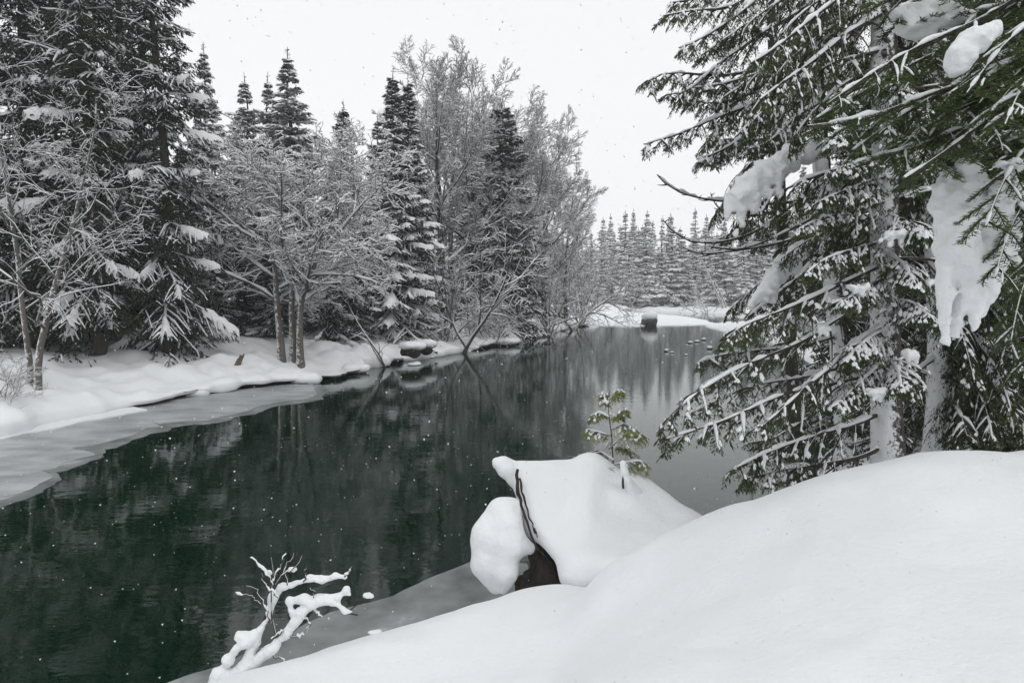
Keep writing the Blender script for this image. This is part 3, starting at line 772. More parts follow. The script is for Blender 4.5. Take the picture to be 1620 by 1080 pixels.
def rel(base, pxs):
    """pixel points (u, v, depth) as offsets from base"""
    return [at(*p) - np.asarray(base) for p in pxs]

# three-stemmed snowy alder in the middle of the far bank
d0 = 25.5
b0 = at(447, 552, d0); 
ALD = [dict(n=12, tmin=0.34, tmax=0.98, angr=(35, 78), lr=0.66, rr=0.62, up=0.05, wig=0.14, M=8),
       dict(n=8, tmin=0.2, tmax=0.98, angr=(28, 62), lr=0.54, rr=0.6, up=0.06, wig=0.14, M=6),
       dict(n=6, tmin=0.15, tmax=0.98, angr=(25, 60), lr=0.52, rr=0.6, up=0.06, wig=0.16, M=4),
       dict(n=6, tmin=0.1, tmax=0.98, angr=(25, 65), lr=0.6, rr=0.7, up=0.03, wig=0.15, M=2)]
bare_tree('alder_tree', b0, [
    (rel(b0, [(447, 570, d0), (443, 540, d0), (438, 480, d0), (436, 410, d0), (418, 370, d0 - .3), (392, 325, d0 - .7), (362, 285, d0 - 1.0)]), 0.17),
    (rel(b0, [(463, 560, d0 + .3), (462, 530, d0 + .3), (460, 470, d0 + .3), (462, 410, d0 + .2), (472, 360, d0), (480, 310, d0 + .4), (474, 265, d0 + .5)]), 0.15),
    (rel(b0, [(475, 560, d0 + .2), (473, 530, d0 + .2), (478, 470, d0 + .2), (495, 420, d0), (525, 380, d0 - .4), (555, 345, d0 - .8), (585, 310, d0 - .9)]), 0.15)],
    'three-stemmed bare alder thick with snow, arching over the far bank', 101, ALD, 2.5, tmin_r=0.009)
# twisted alder over the grey ice
d0 = 17.6
b0 = at(62, 592, d0)
AL2 = [dict(n=10, tmin=0.3, tmax=0.98, angr=(35, 80), lr=0.42, rr=0.5, up=0.04, wig=0.2, M=8),
       dict(n=8, tmin=0.2, tmax=0.98, angr=(30, 68), lr=0.5, rr=0.5, up=0.03, wig=0.2, M=6),
       dict(n=7, tmin=0.15, tmax=0.98, angr=(28, 65), lr=0.5, rr=0.6, up=0.03, wig=0.2, M=5),
       dict(n=4, tmin=0.2, tmax=0.95, angr=(25, 65), lr=0.5, rr=0.6, up=0.03, wig=0.18, M=4)]
bare_tree('alder_tree', b0, [
    (rel(b0, [(58, 605, d0), (60, 560, d0), (72, 500, d0), (92, 420, d0 + .2), (118, 330, d0 + .3), (135, 250, d0 + .4), (150, 175, d0 + .5)]), 0.10),
    (rel(b0, [(50, 605, d0 + .3), (45, 550, d0 + .3), (30, 470, d0 + .2), (25, 380, d0), (8, 280, d0 - .2), (-10, 180, d0), (-30, 80, d0 + .3)]), 0.085)],
    'twisted snowy alder at the foot of the tall dark spruces by the grey ice', 102, AL2, 1.0, tmin_r=0.005, cull=0.8)
# cottonwoods
CW = [dict(n=16, tmin=0.26, tmax=0.98, angr=(30, 62), lr=0.46, rr=0.55, up=0.10, wig=0.07, M=8),
      dict(n=9, tmin=0.2, tmax=0.98, angr=(26, 54), lr=0.50, rr=0.55, up=0.08, wig=0.09, M=6),
      dict(n=7, tmin=0.2, tmax=0.98, angr=(22, 50), lr=0.52, rr=0.6, up=0.06, wig=0.1, M=4),
      dict(n=8, tmin=0.1, tmax=0.98, angr=(22, 58), lr=0.6, rr=0.7, up=0.03, wig=0.12, M=2)]
def cotton(u, v, d, path, r0, label, seed, snowk=2.1, cull=1.0, lv=CW):
    b0 = at(u, v, d); b0[2] = left_z(b0[0], b0[1]) - 0.2
    pts = [np.zeros(3)] + [at(a, c, d + e) - b0 for a, c, e in path]
    return bare_tree('cottonwood_tree', b0, [(pts, r0)], label, seed, lv, snowk, tmin_r=0.011, bark=M_BARK, cull=cull)
c1 = cotton(702, 535, 41.0, [(700, 480, 0), (697, 400, 0), (694, 310, 0), (690, 240, 0), (693, 190, 0), (690, 150, 0)], 0.27, 'tallest bare cottonwood with a straight dark trunk beside the twin spruces', 201)
c2 = cotton(862, 518, 52.0, [(858, 440, 0), (862, 360, 0), (875, 290, 0), (885, 245, 0)], 0.24, 'bare cottonwood spreading its crown over the open water', 204)
def again(src, u, d, sc, rz, label):
    c = copy_tree(src); x = at(u, 500, d)[0]
    c.location = (x, d, left_z(x, d) - 0.2); c.scale = (sc * 1.05, sc * 1.05, sc); c.rotation_euler = (0, 0, rz); c['label'] = label
again(c1, 745, 43.5, 0.96, 2.1, 'bare cottonwood between the straight dark trunk and the dark cedar')
again(c2, 828, 49.0, 1.02, 3.6, 'bare cottonwood rising beyond the dark cedar')
again(c1, 785, 47.0, 0.93, 4.3, 'bare cottonwood crown showing above the dark cedar')
again(c2, 715, 46.0, 1.1, 1.2, 'bare cottonwood just behind the straight dark trunk')
again(c2, 895, 60.0, 0.85, 5.3, 'smaller bare cottonwood beyond the one that spreads over the water')
# snow-laden brush along the far bank
BR = [dict(n=8, tmin=0.1, tmax=0.98, angr=(20, 65), lr=0.62, rr=0.7, up=0.03, wig=0.16, M=6),
      dict(n=7, tmin=0.15, tmax=0.98, angr=(25, 65), lr=0.55, rr=0.7, up=0.02, wig=0.18, M=5),
      dict(n=8, tmin=0.1, tmax=0.98, angr=(25, 65), lr=0.55, rr=0.7, up=0.0, wig=0.18, M=3)]
def brush(name, u, v, d, paths, r0, label, seed, snowk=2.2, lv=BR, bark=None, cat='shrub', tr=0.008):
    b0 = at(u, v, d)
    tr_ = [([np.array([0, 0, -0.3])] + [at(a, c, d + e) - b0 for a, c, e in p], r0) for p in paths]
    return bare_tree(name, b0, tr_, label, seed, lv, snowk, tmin_r=tr, bark=bark, cat=cat)
brush('shrub', 702, 540, 36.0, [[(705, 500, 0), (715, 450, 0), (740, 410, 0)], [(690, 500, .2), (680, 450, .3), (668, 420, .4)], [(715, 510, -.2), (730, 470, -.4), (760, 440, -.5)]], 0.09, 'snowy bare shrub on the bank before the tall cottonwood', 301)
brush('leaning_tree', 730, 556, 35.0, [[(745, 535, 0), (768, 505, 0), (785, 475, 0), (800, 440, 0), (812, 395, .2)]], 0.12, 'dark leaning trunk reaching out over the water from the bank', 302, lv=BR[:2], bark=M_BARK, cat='tree')
brush('shrub', 780, 540, 40.0, [[(785, 510, 0), (790, 480, 0), (800, 450, 0)], [(770, 515, 0), (760, 490, .3), (755, 470, .3)]], 0.06, 'snowy tangle of thin stems below the dark cedar', 303)
brush('shrub', 870, 523, 50.0, [[(868, 490, 0), (872, 450, 0), (880, 405, 0)], [(855, 500, 0), (845, 460, .5), (842, 420, .5)], [(882, 500, 0), (895, 470, -.5), (905, 430, -.5)]], 0.08, 'grey snowy thicket at the water beneath the spreading cottonwood', 304, tr=0.012)
brush('leaning_tree', 908, 520, 56.0, [[(918, 508, 0), (935, 492, 0), (955, 478, 0), (985, 470, 0), (1003, 462, 0)]], 0.14, 'snowy trunk leaning far out over the river beside the grey thicket', 305, lv=BR[:3], cat='tree', tr=0.012)
brush('shrub', 918, 515, 62.0, [[(920, 480, 0), (925, 440, 0), (930, 400, 0)], [(905, 485, 0), (900, 450, 0), (905, 415, 0)], [(930, 495, 0), (945, 470, 0), (950, 440, 0)]], 0.09, 'pale thicket beyond the trunk that leans far over the river', 306, tr=0.014)
brush('dead_snag', 612, 575, 28.2, [[(600, 560, 0), (588, 545, 0), (570, 520, 0), (552, 490, 0), (545, 470, 0)], [(585, 545, .1), (583, 515, .1), (590, 490, .1)]], 0.05, 'snow-lined dead snag bent over the lip of the far bank', 307, lv=[dict(n=5, tmin=0.3, tmax=0.95, angr=(30, 70), lr=0.35, rr=0.5, up=0, wig=0.2, M=5)], bark=M_BARK, cat='dead branch')
brush('shrub', 5, 618, 15.6, [[(-5, 605, 0), (-12, 590, 0), (-18, 575, 0)], [(12, 605, 0), (14, 590, 0), (22, 575, 0)]], 0.018, 'low snowy bush at the base of the twisted alder', 308, 0.9, tr=0.004)
brush('shrub', 1120, 500, 100.0, [[(1115, 490, 0), (1110, 480, 0), (1105, 470, 0)], [(1130, 492, 0), (1140, 482, 0), (1145, 475, 0)], [(1100, 494, 1), (1085, 488, 1), (1075, 480, 1)]], 0.05, 'white snowed-in bush on the shore of the far forest', 309, 2.5, lv=BR[:2], tr=0.02)
brush('dead_snag', 1147, 492, 98.0, [[(1135, 465, 0), (1122, 435, 0), (1110, 410, 0)]], 0.12, 'pale dead trunk leaning before the far forest', 310, 0.8, lv=[], bark=M_BARK_GREY, cat='dead tree') if False else None

# ------------------------------------------------------------------ the conifers leaning in over the near bank
def curve(pts, M):
    pts = np.array(pts, float)
    d = np.r_[0, np.cumsum(np.linalg.norm(np.diff(pts, axis=0), axis=1))]
    f = np.linspace(0, d[-1], 60)
    P = np.stack([np.interp(f, d, pts[:, i]) for i in range(3)], 1)
    P = np.concatenate([P[:1], smooth1(P, 5)[1:-1], P[-1:]])
    return P[np.linspace(0, 59, M).astype(int)]
def sample(A, T, t):
    """points and tangents at t (n) along polylines A (M,3)"""
    M = len(A); fi = np.clip(t, 0, 1) * (M - 1); i0 = np.clip(fi.astype(int), 0, M - 2); fr = (fi - i0)[:, None]
    return A[i0] * (1 - fr) + A[i0 + 1] * fr, nrm(T[i0] * (1 - fr) + T[i0 + 1] * fr)
def bough(parent, axis, seed, r0=0.022, kind='cedar', n2=26, l2=0.55, n3=9, snow=0.6, ts=0.15, foliage=M_CEDAR, droop=0.35, leafL=0.045, axis_snow=0.035, bare=0.0, green_from=0.25):
    """one bough: wood, sprays and lying snow, parented to its tree"""
    g = np.random.default_rng(seed)
    A = curve(axis, 16); ln = np.linalg.norm(np.diff(A, axis=0), axis=1).sum()
    A[1:] += np.cumsum(g.normal(0, 0.004 * ln, (15, 3)), 0) * 0.6
    f = np.linspace(0, 1, 16)
    R = r0 * (1 - 0.82 * f)
    T = frames(A[None])[0]
    wood = MB().add(*tubes(A, R, 6))
    snowm = MB(); green = MB()
    A_ = curve(A, 48); R_ = np.interp(np.linspace(0, 1, 48), f, R)
    nz = np.clip(0.30 + 0.8 * vnoise(A_ * 3.0 + seed, 2) + 0.9 * vnoise(A_ * 11.0 + seed, 3), 0.0, 1.8)
    snowm.add(*snow_on(A_, R_ + 0.002, axis_snow * 0.62 * nz * np.interp(np.linspace(0, 1, 48), [0, .5, 1], [1, 1, .6]), 7, 1.15))
    # side branchlets
    t2 = np.clip(np.linspace(ts, 0.98, n2) + g.normal(0, 0.012, n2), 0.02, 0.995)
    p2, d2 = sample(A, T, t2)
    lat = nrm(np.cross(d2, [0, 0, 1.0])); sgn = np.where(np.arange(n2) % 2 == 0, 1.0, -1.0)[:, None]
    an = np.radians(g.uniform(28, 60, (n2, 1)))
    dd = nrm(d2 * np.cos(an) + lat * sgn * np.sin(an) + np.array([0, 0, 1.0]) * g.uniform(-0.55, 0.08, (n2, 1)))
    L2 = l2 * (1.05 - 0.75 * t2) * g.uniform(0.5, 1.15, n2)
    M2 = 7
    B2 = np.zeros((n2, M2, 3)); B2[:, 0] = p2; cur = dd.copy()
    for j in range(1, M2):
        cur = nrm(cur + g.normal(0, 0.07, (n2, 3)) + np.array([0, 0, -droop * 0.22]))
        B2[:, j] = B2[:, j - 1] + cur * (L2 / (M2 - 1))[:, None]
    R2 = np.outer(np.minimum(0.30 * r0 + 0.002 + L2 * 0.003, r0 * 0.6), 1 - 0.75 * np.linspace(0, 1, M2))
    wood.add(*tubes(B2, R2, 4))
    sn = g.uniform(0, 1, n2) < snow
    if sn.any():
        Bs = np.stack([curve(x, 16) for x in B2[sn]]); Rs = np.repeat(R2[sn][:, :1], 16, 1) * np.linspace(1, 0.3, 16)
        q = np.clip(0.15 + 1.5 * vnoise(Bs * 13 + seed, 5), 0, 1.5)
        snowm.add(*snow_on(Bs, Rs + 0.002, 0.018 * q * np.clip(L2[sn] / 0.3, 0.5, 1.3)[:, None], 5, 1.2))
    if bare < 1:
        # fine sprays
        gr = (t2 > green_from) & (g.uniform(0, 1, n2) > bare)
        B2g, L2g, d2g = B2[gr], L2[gr], dd[gr]
        n = len(B2g)
        if n:
            T2 = frames(B2g)
            t3 = np.clip(np.linspace(0.15, 1.0, n3)[None] + g.normal(0, 0.03, (n, n3)), 0.02, 1.0)
            fi = t3 * (M2 - 1); i0 = np.clip(fi.astype(int), 0, M2 - 2); fr = (fi - i0)[..., None]; bi = np.arange(n)[:, None]
            p3 = B2g[bi, i0] * (1 - fr) + B2g[bi, i0 + 1] * fr
            tt = nrm(T2[bi, i0])
            l3 = nrm(np.cross(tt, [0, 0, 1.0])) * np.where(np.arange(n3) % 2 == 0, 1.0, -1.0)[None, :, None]
            a3 = np.radians(g.uniform(20, 60, (n, n3, 1)))
            d3 = nrm(tt * np.cos(a3) + l3 * np.sin(a3) + np.array([0, 0, -1.0]) * g.uniform(0.05, 0.75, (n, n3, 1)))
            L3 = (0.05 + 0.22 * L2g[:, None]) * g.uniform(0.6, 1.3, (n, n3)) * (1.1 - 0.5 * t3)
            B3 = p3[:, :, None] + d3[:, :, None] * L3[:, :, None, None] * np.array([0, 0.5, 1.0])[:, None]
            B3[..., 2] -= L3[:, :, None] * np.array([0, 0.05, 0.22]) * droop * 2
            B3 = B3.reshape(-1, 3, 3); d3f = d3.reshape(-1, 3); L3f = L3.ravel(); m = len(B3)
            n4 = 8
            t4 = np.linspace(0.1, 1.0, n4)[None] * np.ones((m, 1))
            p4 = np.where(t4[..., None] < .5, B3[:, None, 0] * (1 - 2 * t4[..., None]) + B3[:, None, 1] * 2 * t4[..., None], B3[:, None, 1] * (2 - 2 * t4[..., None]) + B3[:, None, 2] * (2 * t4[..., None] - 1))
            dt = nrm(B3[:, 2] - B3[:, 0])[:, None]
            if kind == 'cedar':       # flat scale sprays
                l4 = nrm(np.cross(d3f, g.normal(0, 0.35, (m, 3)) + np.array([0, 0, 1.0])))[:, None] * np.where(np.arange(n4) % 2 == 0, 1.0, -1.0)[None, :, None]
                d4 = nrm(dt * 0.75 + l4 * 0.65 + g.normal(0, 0.12, (m, n4, 3)) + np.array([0, 0, -0.22]))
                l_ = leafL * g.uniform(0.6, 1.25, (m, n4)) * (1.15 - 0.5 * t4)
                green.add(*leaves(p4, d4, np.cross(d4, np.array([0, 0, 1.0]) + g.normal(0, 0.6, (m, n4, 3))), l_, l_ * 0.16))
            ks = g.uniform(0, 1, m) < snow * 0.5
            if ks.any():
                e0 = g.uniform(0, 0.5, ks.sum())[:, None]; e1 = e0 + g.uniform(0.25, 0.5, ks.sum())[:, None]
                uu = e0 + (e1 - e0) * np.linspace(0, 1, 4)[None]
                P = B3[ks][:, :1] + (B3[ks][:, 2:] - B3[ks][:, :1]) * uu[..., None]; P[..., 2] += 0.006
                lk3 = L3f[ks]
                snowm.add(*pads(P, 0.008 + lk3 * g.uniform(0.06, 0.2, len(lk3)), 0.008 + lk3 * g.uniform(0.03, 0.10, len(lk3)), np.full(len(lk3), 0.006), seed + 9, 4))
    b = wood.build('bough', M_BARK, parent)
    if green.v: green.build('foliage', foliage, b, False)['kind'] = 'stuff'
    s_ = snowm.build('snow', M_SNOW_TREE, b); s_['kind'] = 'stuff'
    return b
def trunk_px(root, pts, radii, m, name='trunk'):
    A = curve([at(*p) for p in pts], 18) - np.array(root.location)
    R = np.interp(np.linspace(0, 1, 18), np.linspace(0, 1, len(radii)), radii)
    A[1:-1, :2] += rng.normal(0, 0.006, (16, 2))
    return MB().add(*tubes(A, R * (1 + rng.normal(0, 0.03, 18)), 14)).build(name, m, root)
def px_axis(root, pts, d0, d1):
    o = np.array(root.location); n_ = len(pts)
    return [at(u, v, d0 + (d1 - d0) * i / (n_ - 1)) - o for i, (u, v) in enumerate(pts)]

# A: the trunk plastered with snow nearest the mound
rA = empty('conifer_tree', at(1402, 735, 6.0) - np.array([0, 0, 0.25]), 'conifer with a thick snow-plastered trunk rising from behind the mound', 'tree')
trunk_px(rA, [(1403, 790, 6.0), (1404, 700, 6.0), (1402, 600, 6.0), (1400, 480, 6.0), (1402, 350, 6.05), (1400, 200, 6.1), (1398, 50, 6.15), (1396, -150, 6.2), (1394, -500, 6.3)], [0.15, 0.125, 0.115, 0.11, 0.105, 0.1, 0.09, 0.07, 0.03], M_BARK_SNOWY)
rB = empty('conifer_tree', at(1482, 725, 7.0) - np.array([0, 0, 0.25]), 'conifer with a slimmer snow-plastered trunk next to the thick one', 'tree')
trunk_px(rB, [(1480, 770, 7.0), (1482, 700, 7.0), (1490, 600, 7.0), (1487, 480, 7.0), (1482, 350, 7.0), (1478, 200, 7.0), (1476, 0, 7.0), (1475, -300, 7.0)], [0.16, 0.125, 0.12, 0.115, 0.11, 0.1, 0.09, 0.04], M_BARK_SNOWY)
rC = empty('cedar_tree', at(1338, 735, 8.3), 'slender cedar behind the thick trunk, its long boughs sweeping out over the water', 'tree')
trunk_px(rC, [(1340, 760, 8.3), (1335, 640, 8.3), (1325, 520, 8.3), (1312, 400, 8.3), (1302, 300, 8.3), (1294, 170, 8.3), (1288, 50, 8.3), (1284, -100, 8.3), (1280, -300, 8.3)], [0.14, 0.11, 0.105, 0.1, 0.095, 0.085, 0.08, 0.06, 0.03], M_BARK_SNOWY)
rD = empty('cedar_tree', at(1262, 735, 9.4), 'thin dark cedar stem on the water side of the leaning boughs', 'tree')
trunk_px(rD, [(1268, 775, 9.4), (1256, 640, 9.4), (1246, 500, 9.4), (1236, 340, 9.4), (1229, 200, 9.4), (1222, 60, 9.4), (1216, -80, 9.4), (1210, -260, 9.4)], [0.11, 0.085, 0.08, 0.075, 0.07, 0.06, 0.045, 0.02], M_BARK)

sd = [1000]
def Bh(root, pts, d0, d1, **kw):
    sd[0] += 1
    return bough(root, px_axis(root, pts, d0, d1), sd[0], **kw)
# long boughs over the water, upper ones
up = dict(r0=0.024, n2=30, l2=0.50, n3=8, snow=0.45, droop=0.55, axis_snow=0.045, ts=0.12, green_from=0.3, leafL=0.042)
Bh(rC, [(1290, 0), (1200, 55), (1130, 105), (1085, 148), (1050, 152)], 8.3, 6.6, **up)
Bh(rC, [(1290, 55), (1225, 110), (1150, 140), (1095, 146)], 8.3, 6.8, **up)
Bh(rC, [(1292, 80), (1180, 118), (1110, 120), (1060, 116), (1028, 128)], 8.3, 6.4, **up)
Bh(rC, [(1296, 95), (1206, 163), (1136, 190), (1078, 222), (1026, 238)], 8.3, 6.4, **up)
Bh(rC, [(1300, 130), (1245, 175), (1190, 203), (1140, 238), (1108, 246)], 8.3, 6.9, **up)
Bh(rC, [(1284, -80), (1200, -10), (1140, 15), (1090, 12), (1045, 20)], 8.3, 6.5, **up)
Bh(rC, [(1284, -120), (1230, -40), (1180, 20), (1120, 60), (1070, 80)], 8.3, 6.6, **up)
Bh(rD, [(1222, 60), (1190, 50), (1140, 70), (1105, 95)], 9.4, 8.0, **up)
Bh(rD, [(1216, -40), (1170, -15), (1110, -5), (1065, 5)], 9.4, 7.8, **up)
Bh(rD, [(1226, 120), (1180, 150), (1130, 165), (1075, 160)], 9.4, 7.8, **up)
Bh(rD, [(1232, 215), (1190, 225), (1150, 220), (1115, 228)], 9.4, 8.4, **up)
Bh(rC, [(1290, 30), (1330, 60), (1370, 90)], 8.3, 7.6, **up)
Bh(rC, [(1300, 160), (1250, 190), (1215, 225), (1180, 235)], 8.3, 7.2, **up)
Bh(rA, [(1398, 20), (1330, 60), (1260, 120), (1210, 165)], 6.1, 5.2, **up)
Bh(rA, [(1398, -80), (1340, -10), (1290, 30), (1240, 75), (1190, 110)], 6.1, 5.3, **up)
# bare dead boughs with upturned tips
dead = dict(r0=0.02, n2=12, l2=0.22, bare=1.0, snow=0.35, axis_snow=0.05, droop=-0.4)
Bh(rC, [(1303, 310), (1230, 325), (1150, 320), (1092, 314), (1060, 305), (1040, 284)], 8.3, 6.6, **dead)
Bh(rC, [(1303, 285), (1230, 340), (1180, 372), (1120, 385), (1075, 376), (1048, 350)], 8.3, 6.4, **dead)
Bh(rC, [(1310, 368), (1230, 386), (1160, 396), (1110, 402), (1085, 388)], 8.3, 6.9, **dead)
Bh(rC, [(1306, 330), (1240, 370), (1190, 392), (1150, 398), (1120, 392)], 8.3, 7.0, **dead)
Bh(rD, [(1240, 330), (1190, 340), (1140, 328), (1128, 300)], 9.4, 8.2, **dead)
# lower boughs over the water
lo = dict(r0=0.022, n2=26, l2=0.48, n3=8, snow=0.42, droop=0.5, axis_snow=0.045, ts=0.2, green_from=0.3, leafL=0.042)
Bh(rA, [(1400, 415), (1340, 440), (1272, 473), (1206, 500), (1167, 516), (1150, 532)], 6.0, 5.3, **lo)
Bh(rA, [(1400, 460), (1330, 500), (1265, 547), (1187, 572), (1136, 605), (1078, 637), (1046, 680)], 6.0, 5.0, **lo)
Bh(rA, [(1402, 585), (1335, 602), (1241, 622), (1187, 648), (1117, 675), (1052, 692)], 6.0, 5.0, **lo)
Bh(rC, [(1318, 470), (1270, 506), (1206, 518), (1170, 540)], 8.3, 7.2, **lo)
Bh(rA, [(1402, 650), (1350, 672), (1272, 692), (1195, 720), (1168, 738)], 6.0, 5.4, **lo)
Bh(rA, [(1403, 700), (1373, 722), (1311, 732), (1233, 744), (1178, 760)], 6.0, 5.5, **lo)
Bh(rC, [(1325, 530), (1280, 545), (1195, 552), (1132, 562), (1098, 574)], 8.3, 6.8, **lo)
Bh(rC, [(1330, 580), (1260, 600), (1190, 610), (1120, 640), (1075, 660)], 8.3, 6.6, **lo)
Bh(rC, [(1310, 390), (1270, 430), (1220, 470), (1180, 500)], 8.3, 7.1, **lo)
Bh(rD, [(1250, 540), (1200, 560), (1150, 590), (1110, 610)], 9.4, 8.2, **lo)
Bh(rC, [(1332, 620), (1280, 660), (1230, 690), (1190, 700)], 8.3, 7.2, **lo)
Bh(rB, [(1487, 560), (1430, 600), (1370, 640), (1300, 680), (1250, 720)], 7.0, 6.0, **lo)
Bh(rA, [(1401, 510), (1350, 545), (1300, 590), (1240, 640), (1200, 670)], 6.0, 5.2, **lo)
# hemlock sprays round the thick trunk
hm = dict(r0=0.018, n2=28, l2=0.34, n3=9, snow=0.9, droop=0.5, axis_snow=0.03, ts=0.1, green_from=0.1, leafL=0.036)
for pts in [[(1402, 320), (1350, 335), (1300, 350), (1262, 368)], [(1402, 380), (1350, 395), (1300, 410), (1275, 430)], [(1400, 280), (1340, 300), (1295, 320)], [(1400, 340), (1440, 350), (1465, 370)],
            [(1405, 560), (1380, 590), (1345, 620), (1325, 645)], [(1405, 560), (1420, 585), (1425, 610)], [(1400, 440), (1370, 455), (1330, 480)], [(1402, 470), (1440, 480), (1470, 500)], [(1400, 240), (1350, 260), (1310, 270)],
            [(1402, 520), (1370, 540), (1340, 570)], [(1398, 180), (1350, 200), (1310, 230)], [(1402, 400), (1430, 420), (1450, 450)], [(1398, 120), (1440, 150), (1470, 190)], [(1400, 200), (1440, 230), (1460, 270)]]:
    Bh(rA, pts, 6.0, 5.4, **hm)
# second trunk: boughs dropping to the side of the frame
for i, pts in enumerate([[(1485, 420), (1540, 460), (1590, 520), (1620, 590)], [(1487, 480), (1540, 530), (1580, 590), (1600, 650)], [(1488, 540), (1530, 580), (1560, 640), (1570, 690)], [(1482, 330), (1540, 380), (1600, 450), (1650, 520)],
             [(1482, 280), (1430, 310), (1390, 350)], [(1480, 200), (1540, 230), (1600, 280)], [(1488, 590), (1540, 620), (1600, 650), (1640, 690)], [(1485, 450), (1520, 520), (1540, 600)], [(1480, 120), (1420, 150), (1370, 190)], [(1480, 60), (1540, 90), (1600, 150)], [(1485, 390), (1560, 420), (1620, 440)], [(1487, 620), (1520, 650), (1530, 690)]]):
    Bh(rB, pts, 7.0, 6.2, r0=0.022, n2=34, l2=0.5, n3=10, snow=0.3, droop=0.9, axis_snow=0.03, green_from=0.05, ts=0.1, foliage=M_CEDAR)

# the rest of their boughs: a few shapes repeated round the trunks
def generic(seed, L, **kw):
    e = empty('conifer_tree', (0, 0, 0), 'x', 'tree')
    b = bough(e, [np.array([0, 0, 0.]), np.array([L * .35, 0, 0.02]), np.array([L * .7, 0, -0.10]), np.array([L, 0, -0.28])], seed, **kw)
    b.parent = None; bpy.data.objects.remove(e)
    return b
gen = [generic(900 + i, L_, r0=0.02, n2=30, l2=0.55, n3=9, snow=0.35, droop=0.7, axis_snow=0.035, ts=0.12, green_from=0.1) for i, L_ in enumerate((1.3, 1.7))]
g5 = np.random.default_rng(15)
for root, u0, u1, d_, n_, azr in [(rA, 1402, 1398, 6.0, 14, (-0.5, 3.0)), (rB, 1487, 1476, 7.0, 40, (-0.9, 1.9)), (rC, 1330, 1290, 8.3, 18, (-0.4, 2.4)), (rD, 1250, 1222, 9.4, 7, (0.2, 2.4))]:
    for i in range(n_):
        v0 = {0: 420}.get(0 if root is rA else 1, 520 if root in (rC, rD) else 660)
        v = v0 - (i + 0.5) / n_ * (v0 + 70) + g5.uniform(-15, 15)
        p = at(np.interp(v, [0, 700], [u1, u0]), v, d_) - np.array(root.location)
        c_ = copy_tree(gen[i % 2], root)
        c_.location = p; c_.rotation_euler = (g5.normal(0, .15), g5.uniform(-0.15, 0.5), g5.uniform(*azr)); sc_ = g5.uniform(0.65, 1.05); c_.scale = (sc_,) * 3
for i in range(9):
    v = -90 + i * 24
    c_ = copy_tree(gen[i % 2], rA if i % 3 else rB)
    c_.location = at(1400 if i % 3 else 1478, v, 6.1 if i % 3 else 7.0) - np.array((rA if i % 3 else rB).location)
    c_.rotation_euler = (g5.normal(0, .12), g5.uniform(0.1, 0.5), g5.uniform(2.3, 3.7)); sc_ = g5.uniform(0.7, 1.0); c_.scale = (sc_,) * 3
for b_ in gen:
    for ch in list(b_.children): bpy.data.objects.remove(ch)
    bpy.data.objects.remove(b_)

